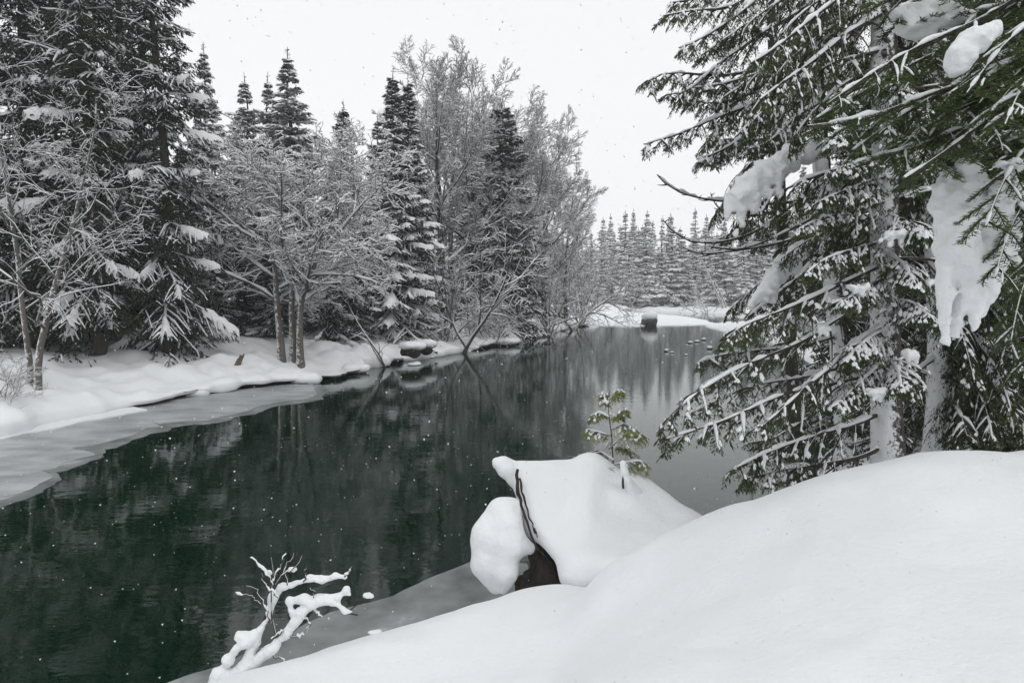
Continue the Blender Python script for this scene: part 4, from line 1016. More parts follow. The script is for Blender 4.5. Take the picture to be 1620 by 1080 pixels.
# fir with real needles overhanging from the side of the path
rF = empty('fir_tree', (3.9, 3.1, float(near_z(3.9, 3.1)) - 0.1), 'green fir by the path, its needled boughs hanging over the mound', 'tree')
oF = np.array(rF.location)
Pf = curve([np.array([0, 0, -0.3]), np.array([0.02, 0.02, 1.0]), np.array([0, 0.05, 3.0]), np.array([-0.05, 0.1, 6.0])], 18)
MB().add(*tubes(Pf, np.linspace(0.14, 0.05, 18), 12)).build('trunk', M_BARK_SNOWY, rF)
def fir_bough(axis, seed, r0=0.010, n2=20, l2=0.42, snow=0.6, droop=0.3, ns=0.0030, axis_snow=0.03):
    g = np.random.default_rng(seed)
    A = curve(axis, 16); ln = np.linalg.norm(np.diff(A, axis=0), axis=1).sum()
    f = np.linspace(0, 1, 16); R = r0 * (1 - 0.8 * f); T = frames(A[None])[0]
    wood = MB().add(*tubes(A, R, 6)); snowm = MB(); green = MB()
    segs = [(A, ln)]
    t2 = np.clip(np.linspace(0.12, 0.97, n2) + g.normal(0, 0.015, n2), 0.02, 0.99)
    p2, d2 = sample(A, T, t2)
    lat = nrm(np.cross(d2, [0, 0, 1.0])); sgn = np.where(np.arange(n2) % 2 == 0, 1.0, -1.0)[:, None]
    an = np.radians(g.uniform(35, 58, (n2, 1)))
    dd = nrm(d2 * np.cos(an) + lat * sgn * np.sin(an) + np.array([0, 0, 1.0]) * g.uniform(-0.45, 0.1, (n2, 1)))
    L2 = l2 * (1.08 - 0.72 * t2) * g.uniform(0.6, 1.1, n2)
    def grow(p, d, L, M, dr):
        C_ = np.zeros((len(p), M, 3)); C_[:, 0] = p; cur = d.copy()
        for j in range(1, M):
            cur = nrm(cur + g.normal(0, 0.05, (len(p), 3)) + np.array([0, 0, -dr * 0.15])); C_[:, j] = C_[:, j - 1] + cur * (L / (M - 1))[:, None]
        return C_
    B2 = grow(p2, dd, L2, 7, droop)
    wood.add(*tubes(B2, np.full((n2, 7), 0.0035) * np.linspace(1.3, 0.5, 7), 4))
    n3 = 6
    T2 = frames(B2); p3, d3, L3 = [], [], []
    for i in range(n2):
        tt = np.linspace(0.25, 0.85, n3) + g.normal(0, 0.03, n3)
        pp, dq = sample(B2[i], T2[i], tt)
        la = nrm(np.cross(dq, [0, 0, 1.0])) * np.where(np.arange(n3) % 2 == 0, 1.0, -1.0)[:, None]
        p3.append(pp); d3.append(nrm(dq * 0.75 + la * 0.65 + np.array([0, 0, -0.15]))); L3.append(L2[i] * 0.42 * (1.1 - 0.6 * tt) * g.uniform(0.7, 1.2, n3))
    p3 = np.concatenate(p3); d3 = np.concatenate(d3); L3 = np.concatenate(L3)
    B3 = grow(p3, d3, L3, 4, droop)
    wood.add(*tubes(B3, np.full((len(B3), 4), 0.0022), 3))
    # needles
    for arr, LL in ((A[None], np.array([ln])), (B2, L2), (B3, L3)):
        Ta = frames(arr); Mx = arr.shape[1]
        cnt = np.maximum((LL / ns).astype(int), 6); ii = np.repeat(np.arange(len(arr)), cnt)
        t = g.uniform(0.03, 1.0, len(ii))
        fi = t * (Mx - 1); i0 = np.clip(fi.astype(int), 0, Mx - 2); fr = (fi - i0)[:, None]
        p = arr[ii, i0] * (1 - fr) + arr[ii, i0 + 1] * fr; td = Ta[ii, i0]
        la = nrm(np.cross(td, [0, 0, 1.0])); upv = np.cross(la, td); upv *= np.sign(upv[:, 2:3] + 1e-6)
        a = g.uniform(-0.55, math.pi + 0.55, len(ii))
        rad = la * np.cos(a)[:, None] + upv * (np.sin(a) * 0.55)[:, None]
        d = nrm(td * g.uniform(0.35, 0.9, len(ii))[:, None] + rad)
        L = g.uniform(0.018, 0.031, len(ii))
        green.add(*leaves(p, d, np.cross(d, g.normal(0, 1, (len(ii), 3))), L, np.full(len(ii), 0.0017)))
    nz = lambda P, s: np.clip(0.7 + 0.95 * vnoise(P * 6 + seed, s), 0.0, 1.7)
    Pz = A + np.array([0, 0, 0.004])
    A_ = curve(Pz, 60); R_ = np.interp(np.linspace(0, 1, 60), f, R)
    snowm.add(*snow_on(A_, R_ * 0.6 + 0.006, axis_snow * 0.55 * np.clip(nz(A_ * 2.5, 2) - 0.6, 0, 2), 7, 1.0))
    k2 = g.uniform(0, 1, n2) < snow
    if k2.any(): snowm.add(*snow_on(B2[k2] + np.array([0, 0, 0.004]), np.full((k2.sum(), 7), 0.006), 0.012 * np.clip(nz(B2[k2] * 3, 3) - 0.55, 0, 2), 6, 1.0))
    k3 = g.uniform(0, 1, len(B3)) < snow * 0.2
    if k3.any(): snowm.add(*snow_on(B3[k3] + np.array([0, 0, 0.004]), np.full((k3.sum(), 4), 0.004), 0.007 * nz(B3[k3] * 3, 4), 5, 1.0))
    b = wood.build('bough', M_BARK, rF)
    green.build('foliage', M_FIR, b, False)['kind'] = 'stuff'
    snowm.build('snow', M_SNOW_TREE, b)['kind'] = 'stuff'
def F(pts, d0, d1, **kw):
    sd[0] += 1
    fir_bough(px_axis(rF, pts, d0, d1), sd[0], **kw)
for i, (pts, a, b_) in enumerate([
        ([(1760, -70), (1640, -20), (1540, 40), (1450, 75), (1390, 110), (1312, 165)], 3.1, 2.75),
        ([(1780, 20), (1660, 60), (1560, 120), (1470, 150), (1380, 190), (1278, 202)], 3.1, 2.7),
        ([(1780, 60), (1650, 120), (1560, 190), (1500, 240), (1430, 285)], 3.1, 2.6),
        ([(1760, -30), (1650, 0), (1560, 20), (1480, 20), (1420, 30)], 3.2, 3.1),
        ([(1800, 130), (1700, 170), (1630, 220), (1580, 300), (1560, 360)], 3.1, 2.6),
        ([(1790, 100), (1640, 170), (1530, 200), (1440, 240), (1380, 250)], 3.1, 2.9),
        ([(1780, 20), (1600, 50), (1480, 80), (1400, 130), (1340, 160), (1292, 190)], 3.2, 2.9),
        ([(1800, 200), (1680, 260), (1620, 320), (1590, 380), (1575, 440)], 3.1, 2.75),
        ([(1800, 260), (1700, 330), (1640, 400), (1610, 480), (1600, 540)], 3.1, 2.9),
        ([(1770, -120), (1650, -70), (1550, -30), (1450, -10), (1370, 10)], 3.2, 3.0),
        ([(1780, 90), (1620, 140), (1520, 170), (1450, 210), (1400, 260)], 3.15, 3.0),
        ([(1790, 150), (1640, 210), (1560, 240), (1510, 270)], 3.1, 3.0),
        ([(1790, 50), (1620, 90), (1520, 130), (1430, 180), (1350, 240)], 3.1, 2.85),
        ([(1780, -50), (1650, 20), (1580, 80), (1530, 150)], 3.0, 2.5),
        ([(1800, 350), (1720, 400), (1660, 460), (1630, 540), (1620, 600)], 3.1, 2.95),
        ([(1800, 0), (1680, 60), (1620, 130), (1590, 200)], 3.0, 2.4)]):
    F(pts, a, b_, l2=0.38, snow=0.3 if i % 3 else 0.55)

# ------------------------------------------------------------------ big snow loads on the near trees
def hold(name, prims, parent, h, k, noise, ns, seed, m=M_SNOW_TREE):
    V, Q = blob_mesh(prims, h, k, noise, ns, seed)
    if parent is not None: V = V - np.array(parent.location)
    return MB().add(V, Q).build(name, m, parent)
def chain(pts, radii):
    return [cap_p(pts[i], pts[i + 1], radii[i], radii[i + 1]) for i in range(len(pts) - 1)]
def pxs(l): return [at(*p) for p in l]
D = 3.0
pr = chain(pxs([(1500, 285, D), (1525, 295, D), (1552, 335, D), (1568, 380, D), (1570, 400, D)]), [0.05, 0.08, 0.09, 0.085, 0.05])
pr += chain(pxs([(1500, 300, D), (1508, 345, D - .05), (1520, 400, D - .05), (1522, 425, D - .05)]), [0.055, 0.08, 0.085, 0.06])
for pts, rr in [([(1495, 400), (1497, 470), (1495, 538)], (.036, .032, .024)), ([(1513, 410), (1517, 470), (1514, 526)], (.04, .036, .026)), ([(1540, 420), (1548, 470), (1541, 522)], (.045, .036, .02)), ([(1560, 400), (1563, 440), (1561, 474)], (.05, .045, .03)),
                ([(1578, 360), (1584, 395), (1582, 428)], (.05, .045, .03)), ([(1592, 345), (1600, 375), (1602, 408)], (.045, .04, .026)), ([(1530, 420), (1531, 448), (1530, 470)], (.045, .04, .03)), ([(1575, 300), (1590, 318), (1595, 335)], (.04, .035, .02)), ([(1528, 262), (1545, 280), (1560, 300)], (.03, .045, .04)), ([(1488, 300), (1484, 330), (1486, 360)], (.035, .03, .02)), ([(1552, 440), (1553, 470), (1550, 492)], (.04, .034, .02))]:
    dz = random.uniform(-.09, .0)
    pr += chain([at(u + random.uniform(-2, 2), v, D + dz) for u, v in pts], rr)
hold('snow_load', pr, rF, 0.009, 0.012, 0.02, 17.0, 5)['label'] = 'huge lump of snow hanging in fingers from a fir bough'
pr = chain(pxs([(1570, 48, 2.6), (1540, 62, 2.6), (1520, 88, 2.6), (1512, 110, 2.6)]), [0.024, 0.042, 0.045, 0.028])
hold('snow_load', pr, rF, 0.009, 0.02, 0.014, 22.0, 6)
pr = chain(pxs([(1420, 22, 3.1), (1455, 28, 3.1), (1500, 26, 3.1), (1530, 30, 3.1)]), [0.035, 0.06, 0.055, 0.035]) + chain(pxs([(1440, 42, 3.1), (1470, 48, 3.1)]), [0.04, 0.03])
hold('snow_load', pr, rF, 0.010, 0.02, 0.018, 18.0, 7)
# snow sleeve on the long bough of the cedar
pr = chain(pxs([(1335, 228, 6.6), (1290, 238, 6.5), (1250, 250, 6.4), (1215, 275, 6.3), (1185, 298, 6.2), (1160, 318, 6.2)]), [0.05, 0.085, 0.10, 0.12, 0.12, 0.07])
for x, y, x1, y1, r in [(1160, 310, 1152, 342, .045), (1180, 310, 1172, 350, .05), (1200, 300, 1196, 345, .045), (1215, 290, 1214, 330, .04), (1230, 280, 1232, 305, .05), (1170, 335, 1166, 372, .03), (1205, 330, 1212, 352, .03)]:
    pr.append(cap_p(at(x, y, 6.2), at(x1, y1, 6.2), r, r * 0.55))
hold('snow_load', pr, rC, 0.016, 0.04, 0.035, 14.0, 8)['label'] = 'thick sleeve of snow draped over one cedar bough'
pr = chain(pxs([(1275, 390, 6.6), (1245, 415, 6.5), (1215, 455, 6.4), (1190, 480, 6.4)]), [0.07, 0.09, 0.085, 0.05]) + [cap_p(at(1225, 440, 6.4), at(1222, 475, 6.4), 0.07, 0.04), cap_p(at(1262, 400, 6.5), at(1258, 432, 6.5), 0.05, 0.03)]
hold('snow_load', pr, rC, 0.016, 0.035, 0.035, 14.0, 9)
pr = chain(pxs([(1300, 262, 6.4), (1308, 285, 6.4), (1322, 300, 6.4)]), [0.05, 0.06, 0.04])
hold('snow_load', pr, rC, 0.015, 0.05, 0.02, 11.0, 10)
for i, (u, v, d, r) in enumerate([(1320, 292, 6.0, .055), (1452, 300, 5.6, .05), (1410, 270, 5.7, .06), (1260, 505, 5.9, .05), (1300, 520, 5.6, .045), (1440, 560, 5.5, .05), (1385, 620, 5.5, .055), (1450, 500, 5.6, .06), (1465, 450, 5.6, .05), (1355, 455, 5.5, .05), (1510, 300, 3.0, .04), (1605, 300, 2.9, .05), (1415, 372, 5.6, .07), (1590, 260, 2.8, .04)]):
    c = at(u, v, d)
    q_ = lambda x, y, z: c + r * np.array([x, y, z])
    pr = [ell_p(c, (r * 1.3, r, r * 0.55)), cap_p(q_(-.5, 0, 0), q_(-1.7, -.2, -.7), r * .5, r * .22), cap_p(q_(.4, -.2, -.1), q_(.7, -.3, -1.2), r * .42, r * .2), cap_p(q_(-.4, -.3, -.1), q_(-.5, -.4, -1.0), r * .4, r * .18), cap_p(q_(.7, .1, .1), q_(1.8, .2, .25), r * .4, r * .15)]
    hold('snow_load', pr, rF if d < 4 else rA, 0.010, 0.02, 0.022, 20.0, 20 + i)
# drift packed against the foot of the thick trunk
# ------------------------------------------------------------------ snow-capped upturned stump on the near bank
rS = empty('uprooted_stump', (0.55, 6.1, 0.15), 'uprooted stump under a thick slab of snow jutting over the water', 'stump')
P_ = {'A': at(822, 745, 6.45), 'B': at(935, 745, 6.7), 'C': at(1005, 778, 6.65), 'D': at(1095, 838, 6.2), 'E': at(918, 905, 5.62), 'F': at(850, 828, 6.15), 'G': at(1060, 890, 5.35), 'H': at(985, 768, 6.9)}
rt = 0.10
pr = [tri_p(P_['A'], P_['B'], P_['F'], rt), tri_p(P_['B'], P_['E'], P_['F'], rt), tri_p(P_['B'], P_['C'], P_['E'], rt), tri_p(P_['C'], P_['D'], P_['E'], rt), tri_p(P_['D'], P_['G'], P_['E'], rt),
      ell_p(at(880, 770, 6.65), (0.36, 0.3, 0.15)), ell_p(at(1000, 800, 6.5), (0.3, 0.3, 0.16)), tri_p(P_['B'], P_['C'], P_['C'] + np.array([0.1, 0.7, -0.55]), 0.1), tri_p(P_['C'], P_['D'], P_['D'] + np.array([0.3, 0.7, -0.5]), 0.1)]
hold('snow_cap', pr, rS, 0.028, 0.16, 0.008, 5.0, 31, M_SNOW)
pr = chain(pxs([(818, 742, 6.45), (795, 735, 6.42), (786, 732, 6.4)]), [0.075, 0.07, 0.045]) + chain(pxs([(800, 745, 6.4), (812, 762, 6.4), (814, 772, 6.4)]), [0.07, 0.04, 0.014])
hold('snow_cap', pr, rS, 0.012, 0.05, 0.006, 14.0, 32, M_SNOW)
pr = chain(pxs([(822, 800, 6.15), (795, 812, 6.1), (775, 845, 6.05), (772, 890, 6.0), (785, 925, 6.0)]), [0.07, 0.13, 0.15, 0.13, 0.07])
pr += chain(pxs([(805, 830, 6.0), (815, 862, 5.95), (838, 868, 5.98)]), [0.13, 0.1, 0.045]) + chain(pxs([(800, 860, 5.95), (800, 905, 5.9), (795, 930, 5.9)]), [0.12, 0.1, 0.05])
hold('snow_lump', pr, rS, 0.013, 0.08, 0.012, 6.0, 33, M_SNOW)['label'] = 'tall rounded lump of snow clinging to the stump'
# wood below: root plate and roots
pr = [cap_p(at(860, 905, 6.1), at(920, 790, 6.75), 0.2, 0.2), cap_p(at(900, 940, 6.0), at(990, 850, 6.5), 0.22, 0.28), cap_p(at(842, 935, 6.05), at(930, 960, 6.0), 0.14, 0.2), cap_p(at(990, 850, 6.6), at(1080, 880, 6.6), 0.28, 0.3)]
hold('root_plate', pr, rS, 0.03, 0.1, 0.07, 7.0, 34, M_SOIL)
for i, (pts, r) in enumerate([([(819, 742, 6.3), (817, 770, 6.2), (827, 805, 6.05), (840, 845, 5.92), (850, 870, 5.88)], 0.017), ([(822, 756, 6.25), (826, 780, 6.15), (836, 812, 6.05), (850, 850, 5.9)], 0.011), ([(845, 835, 6.0), (858, 862, 5.98), (866, 900, 5.95), (862, 930, 5.95)], 0.014),
                              ([(852, 868, 5.95), (872, 888, 5.9), (880, 915, 5.85)], 0.011), ([(900, 905, 5.75), (888, 918, 5.75), (875, 930, 5.8)], 0.009), ([(850, 880, 5.95), (840, 900, 5.95), (835, 930, 5.95)], 0.01), ([(826, 770, 6.3), (838, 790, 6.2), (852, 800, 6.2)], 0.008)]):
    A = curve(pxs(pts), 14) - np.array(rS.location); A[1:-1] += rng.normal(0, 0.006, (12, 3))
    MB().add(*tubes(A, np.linspace(r, r * 0.5, 14) * (1 + rng.normal(0, .12, 14)), 7)).build('root', M_SOIL, rS)
# little snowy peg beside the sapling
rP = empty('snowy_peg', at(992, 772, 6.3), 'short broken stem under a tall cap of snow beside the cedar sapling', 'broken stem')
o_ = np.array(rP.location)
MB().add(*tubes(curve(pxs([(986, 772, 6.3), (985, 762, 6.29), (987, 745, 6.3)]), 6) - o_, np.linspace(0.012, 0.008, 6), 7)).build('stem', M_BARK, rP)
hold('snow_cap', chain(pxs([(986, 733, 6.3), (988, 745, 6.3), (993, 760, 6.3), (1000, 780, 6.35)]), [0.03, 0.034, 0.03, 0.05]) + chain(pxs([(996, 760, 6.34), (1012, 790, 6.4)]), [0.03, 0.07]), rP, 0.008, 0.02, 0.004, 15, 35, M_SNOW)
# cedar sapling behind the stump
rT = empty('cedar_sapling', at(972, 760, 6.75), 'young yellow-green cedar sapling poking out of the snow slab on the stump', 'sapling')
o_ = np.array(rT.location)
MB().add(*tubes(curve(pxs([(974, 775, 6.75), (970, 735, 6.75), (968, 690, 6.75), (962, 650, 6.75), (965, 618, 6.75)]), 14) - o_, np.linspace(0.009, 0.003, 14), 6)).build('trunk', M_BARK, rT)
for i, (pts, l2) in enumerate([([(968, 735), (990, 728), (1012, 730), (1016, 742)], .2), ([(970, 728), (950, 712), (940, 712)], .2), ([(968, 705), (985, 690), (1000, 685), (1014, 688)], .22), ([(967, 690), (950, 682), (930, 676)], .12), ([(967, 680), (985, 672), (1005, 675)], .2),
                               ([(964, 660), (952, 656), (938, 655)], .12), ([(964, 655), (978, 652), (990, 648)], .1), ([(962, 640), (954, 630), (958, 622)], .07), ([(963, 632), (975, 622), (984, 620)], .08), ([(969, 715), (975, 705), (995, 708)], .2), ([(970, 740), (960, 735), (948, 738)], .15), ([(972, 745), (985, 742), (996, 748)], .15)]):
    pts = [(u + random.uniform(-4, 4) * (j > 0), v + random.uniform(-5, 5) * (j > 0)) for j, (u, v) in enumerate(pts)]
    Bh(rT, pts, 6.75, 6.6 + 0.3 * (i % 2), r0=0.005, n2=18, l2=l2 * 1.35, n3=8, snow=0.35, droop=0.5, axis_snow=0.028, ts=0.2, green_from=0.15, leafL=0.024, foliage=M_SAPLING)

# ------------------------------------------------------------------ snow-covered fallen branch at the water's edge
rL = empty('fallen_branch', at(375, 1080, 4.7), 'forked fallen branch thick with snow at the edge of the thin ice', 'branch')
o_ = np.array(rL.location)
d_ = 4.75
main = [[(345, 1100), (395, 1045), (430, 1020), (460, 985), (485, 960), (515, 945), (540, 955), (550, 972), (566, 968)],
        [(400, 1035), (412, 990), (425, 960), (435, 935), (455, 920), (485, 915), (520, 912), (550, 910)],
        [(460, 980), (456, 950), (475, 945), (500, 950)], [(515, 948), (540, 940), (552, 932)]]
for p in main:
    A = curve([at(u, v, d_ + 0.08) for u, v in p], 24) - o_ - np.array([0, 0, 0.02])
    MB().add(*tubes(A, np.linspace(0.014, 0.005, 24), 7)).build('limb', M_BARK, rL)
tw = MB(); tsn = MB()
for p in [[(435, 1000), (428, 960), (432, 900), (430, 880)], [(428, 985), (420, 955), (402, 930), (390, 925)], [(432, 920), (445, 895), (452, 876)], [(436, 925), (452, 905), (468, 898), (478, 883)], [(431, 925), (424, 906), (405, 890), (395, 882)], [(412, 955), (395, 942), (372, 938)],
          [(480, 920), (484, 905), (486, 893)], [(452, 1000), (465, 1010), (480, 1002)], [(420, 1030), (440, 1040), (452, 1045), (440, 1068)], [(430, 1010), (445, 1000), (468, 992)], [(440, 1050), (425, 1055), (405, 1075)], [(490, 960), (500, 935), (490, 930)], [(455, 925), (450, 905), (462, 880), (466, 868)], [(440, 945), (420, 925), (414, 905)], [(500, 950), (498, 968), (510, 975)], [(475, 975), (490, 985), (488, 1000)], [(545, 912), (552, 905), (556, 898)]]:
    A = curve([at(u, v, d_ - .02) for u, v in p], 14) - o_; A[2:] += rng.normal(0, 0.006, (12, 3))
    tw.add(*tubes(A, np.linspace(0.006, 0.0022, 14), 5))
    tsn.add(*snow_on(A, np.linspace(0.006, 0.0025, 14) + 0.002, 0.03 * np.clip(vnoise(A * 14, int(p[0][0])) + 0.1, 0, 1), 6, 1.4))
t_ = tw.build('twig', M_BARK, rL); t_['kind'] = 'stuff'
tsn.build('twig_snow', M_SNOW, rL)['kind'] = 'stuff'
pr = chain([at(u, v, d_) for u, v in [(340, 1095), (385, 1060), (425, 1030), (455, 1000), (478, 968), (505, 948), (530, 952), (545, 966)]], [0.08, 0.05, 0.036, 0.03, 0.033, 0.034, 0.028, 0.016]) + [cap_p(at(545, 968, d_), at(565, 967, d_), .018, .008)]
pr += chain([at(u, v, d_ + .05) for u, v in [(395, 1040), (405, 1005), (425, 975), (432, 945), (445, 930), (470, 922), (490, 914), (510, 916), (530, 911), (546, 913)]], [0.045, 0.036, 0.015, 0.026, 0.028, 0.016, 0.026, 0.015, 0.024, 0.018])
pr += chain([at(u, v, d_) for u, v in [(462, 972), (458, 950), (480, 947), (498, 950)]], [0.014, 0.018, 0.028, 0.024]) + chain([at(u, v, d_) for u, v in [(515, 946), (535, 943), (548, 936), (555, 941)]], [0.026, 0.02, 0.026, 0.008])
pr += [ell_p(at(360, 1043, d_), (0.04, 0.05, 0.042)), ell_p(at(385, 1005, d_ + .05), (0.055, 0.05, 0.035)), cap_p(at(372, 1030, d_), at(392, 1015, d_), .028, .035), cap_p(at(350, 1070, d_), at(375, 1100, d_), .07, .09)]
hold('snow', pr, rL, 0.0075, 0.03, 0.012, 15.0, 36, M_SNOW)
for i, (u, v, r) in enumerate([(462, 900, .022), (424, 905, .018), (582, 942, .026), (440, 1070, .045)]):
    c = at(u, v, d_ if u < 560 else 4.95)
    hold('snow_clump', [ell_p(c, (r * 1.3, r, r * 0.8)), ell_p(c + np.array([r * .8, 0, -r * .2]), (r * .8, r * .7, r * .6))], rL, max(r * .2, 0.003), r * .3, r * .25, 50, 60 + i, M_SNOW)
A = curve([at(552, 966, d_), at(566, 955, 4.85), at(578, 944, 4.95), at(590, 940, 4.97)], 8) - o_
MB().add(*tubes(A, np.linspace(0.006, 0.003, 8), 5)).build('limb', M_BARK, rL)

# ------------------------------------------------------------------ small things on the river and the far bank
def rock(u, v, d, w, h, label, seed, name='boulder', capk=1.0, grp=None):
    c = on(u, v, 0.0) if d is None else at(u, v, d)
    root = empty(name, (c[0], c[1], 0.0 if d is None else c[2]), label, 'rock', grp)
    V, Q = blob_mesh([ell_p((0, 0, h * .25), (w * .5, w * .42, h * .5)), ell_p((w * .12, 0, h * .3), (w * .36, w * .36, h * .5))], w * .045, w * .12, w * .13, 2.6 / w, seed)
    MB().add(V, Q).build('stone', M_STONE, root)
    V, Q = blob_mesh([ell_p((0.02 * w, 0, h * .72), (w * .46, w * .4, h * .28 * capk)), ell_p((w * .2, 0, h * .85), (w * .3, w * .3, h * .22 * capk))], w * .05, w * .12, w * .02, 4 / w, seed + 1)
    MB().add(V, Q).build('snow_cap', M_SNOW, root)
rock(1026, 515, None, 1.55, 1.1, 'dark boulder with a rounded snow cap standing in the river at the bar', 407, capk=1.45)
g3 = np.random.default_rng(5)
for i, (u, v, w_) in enumerate([(1092, 543, .3), (1102, 541, .35), (1113, 538, .4), (1086, 547, .2), (1054, 556, .3), (1063, 558, .2), (1122, 552, .35), (1140, 555, .35), (1085, 562, .2)]):
    rock(u, v, None, w_ * g3.uniform(.7, 1.1), w_ * g3.uniform(.22, .35), 'little snow-capped stone breaking the water off the low point', 420 + 2 * i, 'stone', 2.2, 'stones off the low point')
def floe(u, v, w, l, label):
    c = on(u, v, 0.0)
    root = empty('ice_floe', (c[0], c[1], 0), label, 'ice', None)
    V, Q = blob_mesh([ell_p((0, 0, 0.03), (w, l, 0.07)), ell_p((w * .4, l * .2, 0.05), (w * .5, l * .6, 0.08))], 0.035, 0.05, 0.02, 5, int(u))
    MB().add(V, Q).build('snow', M_SNOW, root)
floe(655, 577, 0.28, 0.35, 'small snow-topped floe just off the bank under the dead snag')
floe(640, 569, 0.6, 0.35, 'long flat floe of snow lying against the far bank')
floe(668, 566, 0.55, 0.3, 'flat floe of snow near the snow-capped overhang')
c = on(593, 1000, 0.02)
chip = empty('ice_chip', c, 'tiny flat white chip of ice lying on the thin dark ice', 'ice')
V, Q = blob_mesh([ell_p((0, 0, 0.0), (0.06, 0.04, 0.014)), ell_p((0.03, 0.01, 0.004), (0.04, 0.03, 0.012))], 0.007, 0.01, 0.004, 30, 3)
MB().add(V, Q).build('snow', M_SNOW, chip)
# broken brown stub on the far bank
c = at(372, 592, 23.0)
rK = empty('broken_stub', c, 'jagged brown stub of a broken trunk in the bank snow', 'stump')
for i, (p, r) in enumerate([(((0, 0, -0.2), (0.06, 0, 0.25), (0.22, 0, 0.62)), 0.12), (((0.05, 0.03, 0.0), (0.14, 0.03, 0.35), (0.30, 0.02, 0.66)), 0.08), (((-0.05, -0.03, 0), (0.03, -0.05, 0.3), (0.14, -0.05, 0.52)), 0.07)]):
    MB().add(*tubes(curve(np.array(p), 8), np.linspace(r, r * 0.35, 8) * (1 + rng.normal(0, .1, 8)), 7)).build('splinter', M_WOOD, rK)
hold('snow_drift', [ell_p(c + np.array([0.25, 0.05, -0.03]), (0.4, 0.3, 0.2)), ell_p(c + np.array([-0.2, 0.2, -0.05]), (0.35, 0.3, 0.15))], rK, 0.04, 0.1, 0.03, 3, 71, M_SNOW)
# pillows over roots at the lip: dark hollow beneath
for i, (u, v, d, w_) in enumerate([(650, 548, 29.5, 1.0), (672, 545, 31.0, 0.8), (480, 600, 23.3, 0.9), (345, 612, 21.4, 0.9), (800, 540, 40.0, 1.3), (845, 530, 47.5, 1.3), (560, 583, 26.3, 0.9), (300, 622, 20.5, 0.8)]):
    c = at(u, v, d)
    rR = empty('snowy_rock', c - np.array([0, 0, 0.2]), ['snow-pillowed rock with a dark hollow beside the dead snag', 'smaller snow-pillowed rock with a dark hollow beneath the snowy shrub', 'snow-pillowed rock at the tip of the grey ice', 'snow-pillowed rock on the lip below the broken stub', 'snow-pillowed rock below the dark cedar', 'snow-pillowed rock before the grey thicket', 'snow-pillowed rock between the ice tip and the dead snag', 'small snow-pillowed rock above the ragged ice'][i], 'rock')
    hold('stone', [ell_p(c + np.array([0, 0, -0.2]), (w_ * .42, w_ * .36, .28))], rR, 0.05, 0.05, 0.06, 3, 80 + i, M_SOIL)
    hold('snow_cap', [ell_p(c + np.array([0, 0.05, 0.03]), (w_ * .55, w_ * .5, .2)), ell_p(c + np.array([w_ * .3, 0.1, 0.0]), (w_ * .35, w_ * .4, .18))], rR, 0.05, 0.12, 0.04, 2.5, 90 + i, M_SNOW)
# pale dead trunks leaning before the far forest
for i, (a, b_, lab) in enumerate([((1147, 492), (1108, 408), 'long pale dead trunk leaning before the far forest'), ((1151, 490), (1128, 440), 'shorter dead trunk leaning beside the long pale one')]):
    p0, p1 = at(*a, 104), at(*b_, 104)
    MBt = MB().add(*tubes(curve([p0 - p0 + np.array([0, 0, -.5]), (p1 - p0) * .5 + np.array([0, 0, .1]), p1 - p0], 10), np.linspace(0.16, 0.06, 10), 6))
    rt_ = empty('leaning_snag', p0, lab, 'dead tree')
    MBt.build('trunk', M_BARK_GREY, rt_)
    A = curve([np.zeros(3), (p1 - p0) * .5 + np.array([0, 0, .1]), p1 - p0], 10)
    MB().add(*snow_on(A, np.linspace(0.16, 0.06, 10), np.full(10, 0.12), 5)).build('snow', M_SNOW_TREE, rt_)['kind'] = 'stuff'

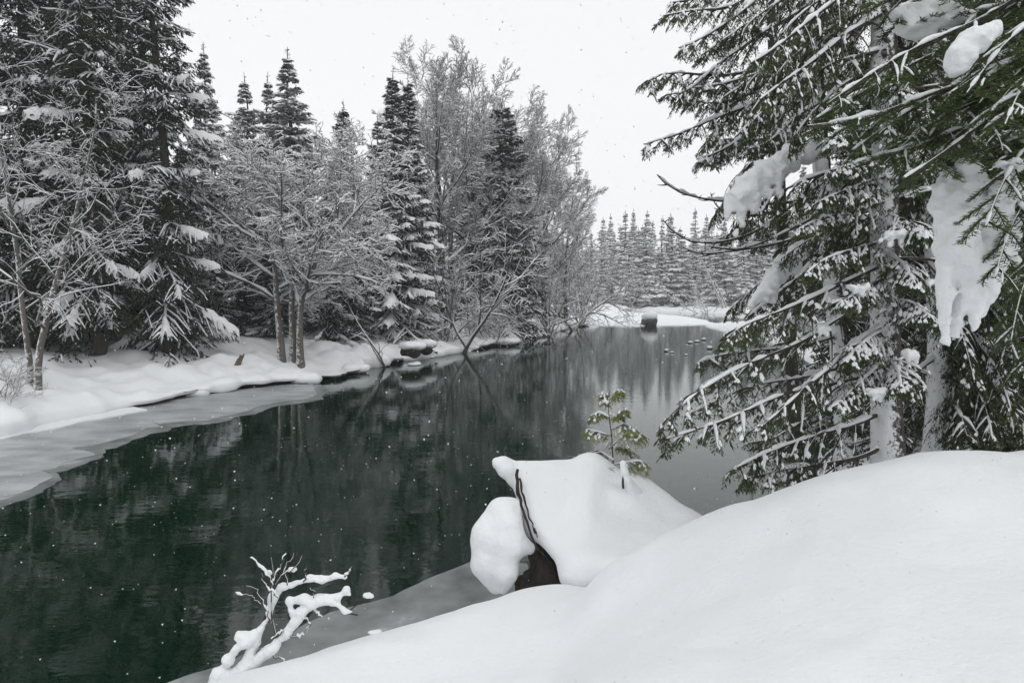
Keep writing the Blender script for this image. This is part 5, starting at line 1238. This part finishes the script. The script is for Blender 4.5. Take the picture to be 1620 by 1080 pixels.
# ------------------------------------------------------------------ needles and bits of twig shed on the mound
g6 = np.random.default_rng(44); n_ = 420
lx, ly = g6.uniform(0.3, 4.2, n_), g6.uniform(2.2, 5.2, n_)
lz = near_z(lx, ly) + 0.003
la = g6.uniform(0, 6.28, n_); ll = g6.uniform(0.004, 0.014, n_) * g6.choice([1, 1, 1, 2.0], n_)
dv = np.stack([np.cos(la), np.sin(la), g6.uniform(-.1, .3, n_)], 1)
tag(MB().add(*leaves(np.stack([lx, ly, lz], 1), dv, np.cross(dv, [0, 0, 1.0]), ll, np.full(n_, 0.0013))).build('needle_litter', M_BARK), 'sparse dark needles and twig bits shed on the snow mound', 'needles', kind='stuff')

# ------------------------------------------------------------------ falling snow
g4 = np.random.default_rng(99)
N = 17000
c = np.stack([g4.uniform(-13, 12, N), g4.uniform(1.6, 15, N), g4.uniform(0.03, 9, N)], 1)
c = c[(c[:, 2] > near_z(c[:, 0], c[:, 1]) + 0.03)]
N = len(c)
octv = np.array([(1, 1, 1), (-1, -1, 1), (-1, 1, -1), (1, -1, -1)], float) * 0.75
octf = np.array([(0, 1, 2), (0, 3, 1), (0, 2, 3), (1, 3, 2)])
r_ = np.minimum(g4.lognormal(math.log(0.0044), 0.45, N), 0.0014 * c[:, 1])
V = c[:, None] + octv[None] * r_[:, None, None] * g4.uniform(0.6, 1.3, (N, 4, 1))
F_ = octf[None] + (np.arange(N) * 4)[:, None, None]
tag(MB().add(V, F_.reshape(-1, 3)).build('falling_snow', M_SNOW_TREE), 'loose white snowflakes drifting down through the air', 'snowflakes', kind='stuff')

# ------------------------------------------------------------------ snow-filled air
hv = np.array([(x, y, z) for x in (-135, 155) for y in (-30, 325) for z in (-3.7, 40)], float)
hf = [(0, 1, 3, 2), (4, 6, 7, 5), (0, 4, 5, 1), (2, 3, 7, 6), (0, 2, 6, 4), (1, 5, 7, 3)]
hz = MB().add(hv, hf).build('haze', [], None, False)
mh = bpy.data.materials.new('snowy_air'); mh.use_nodes = True
mh.node_tree.nodes.clear()
ho = mh.node_tree.nodes.new('ShaderNodeOutputMaterial'); hp = mh.node_tree.nodes.new('ShaderNodeVolumePrincipled')
hp.inputs['Color'].default_value = (0.97, 0.98, 1.0, 1); hp.inputs['Density'].default_value = 0.0010
mh.node_tree.links.new(hp.outputs[0], ho.inputs['Volume'])
hz.data.materials.append(mh)
tag(hz, 'pale veil of falling snow in the air', 'haze', kind='stuff')
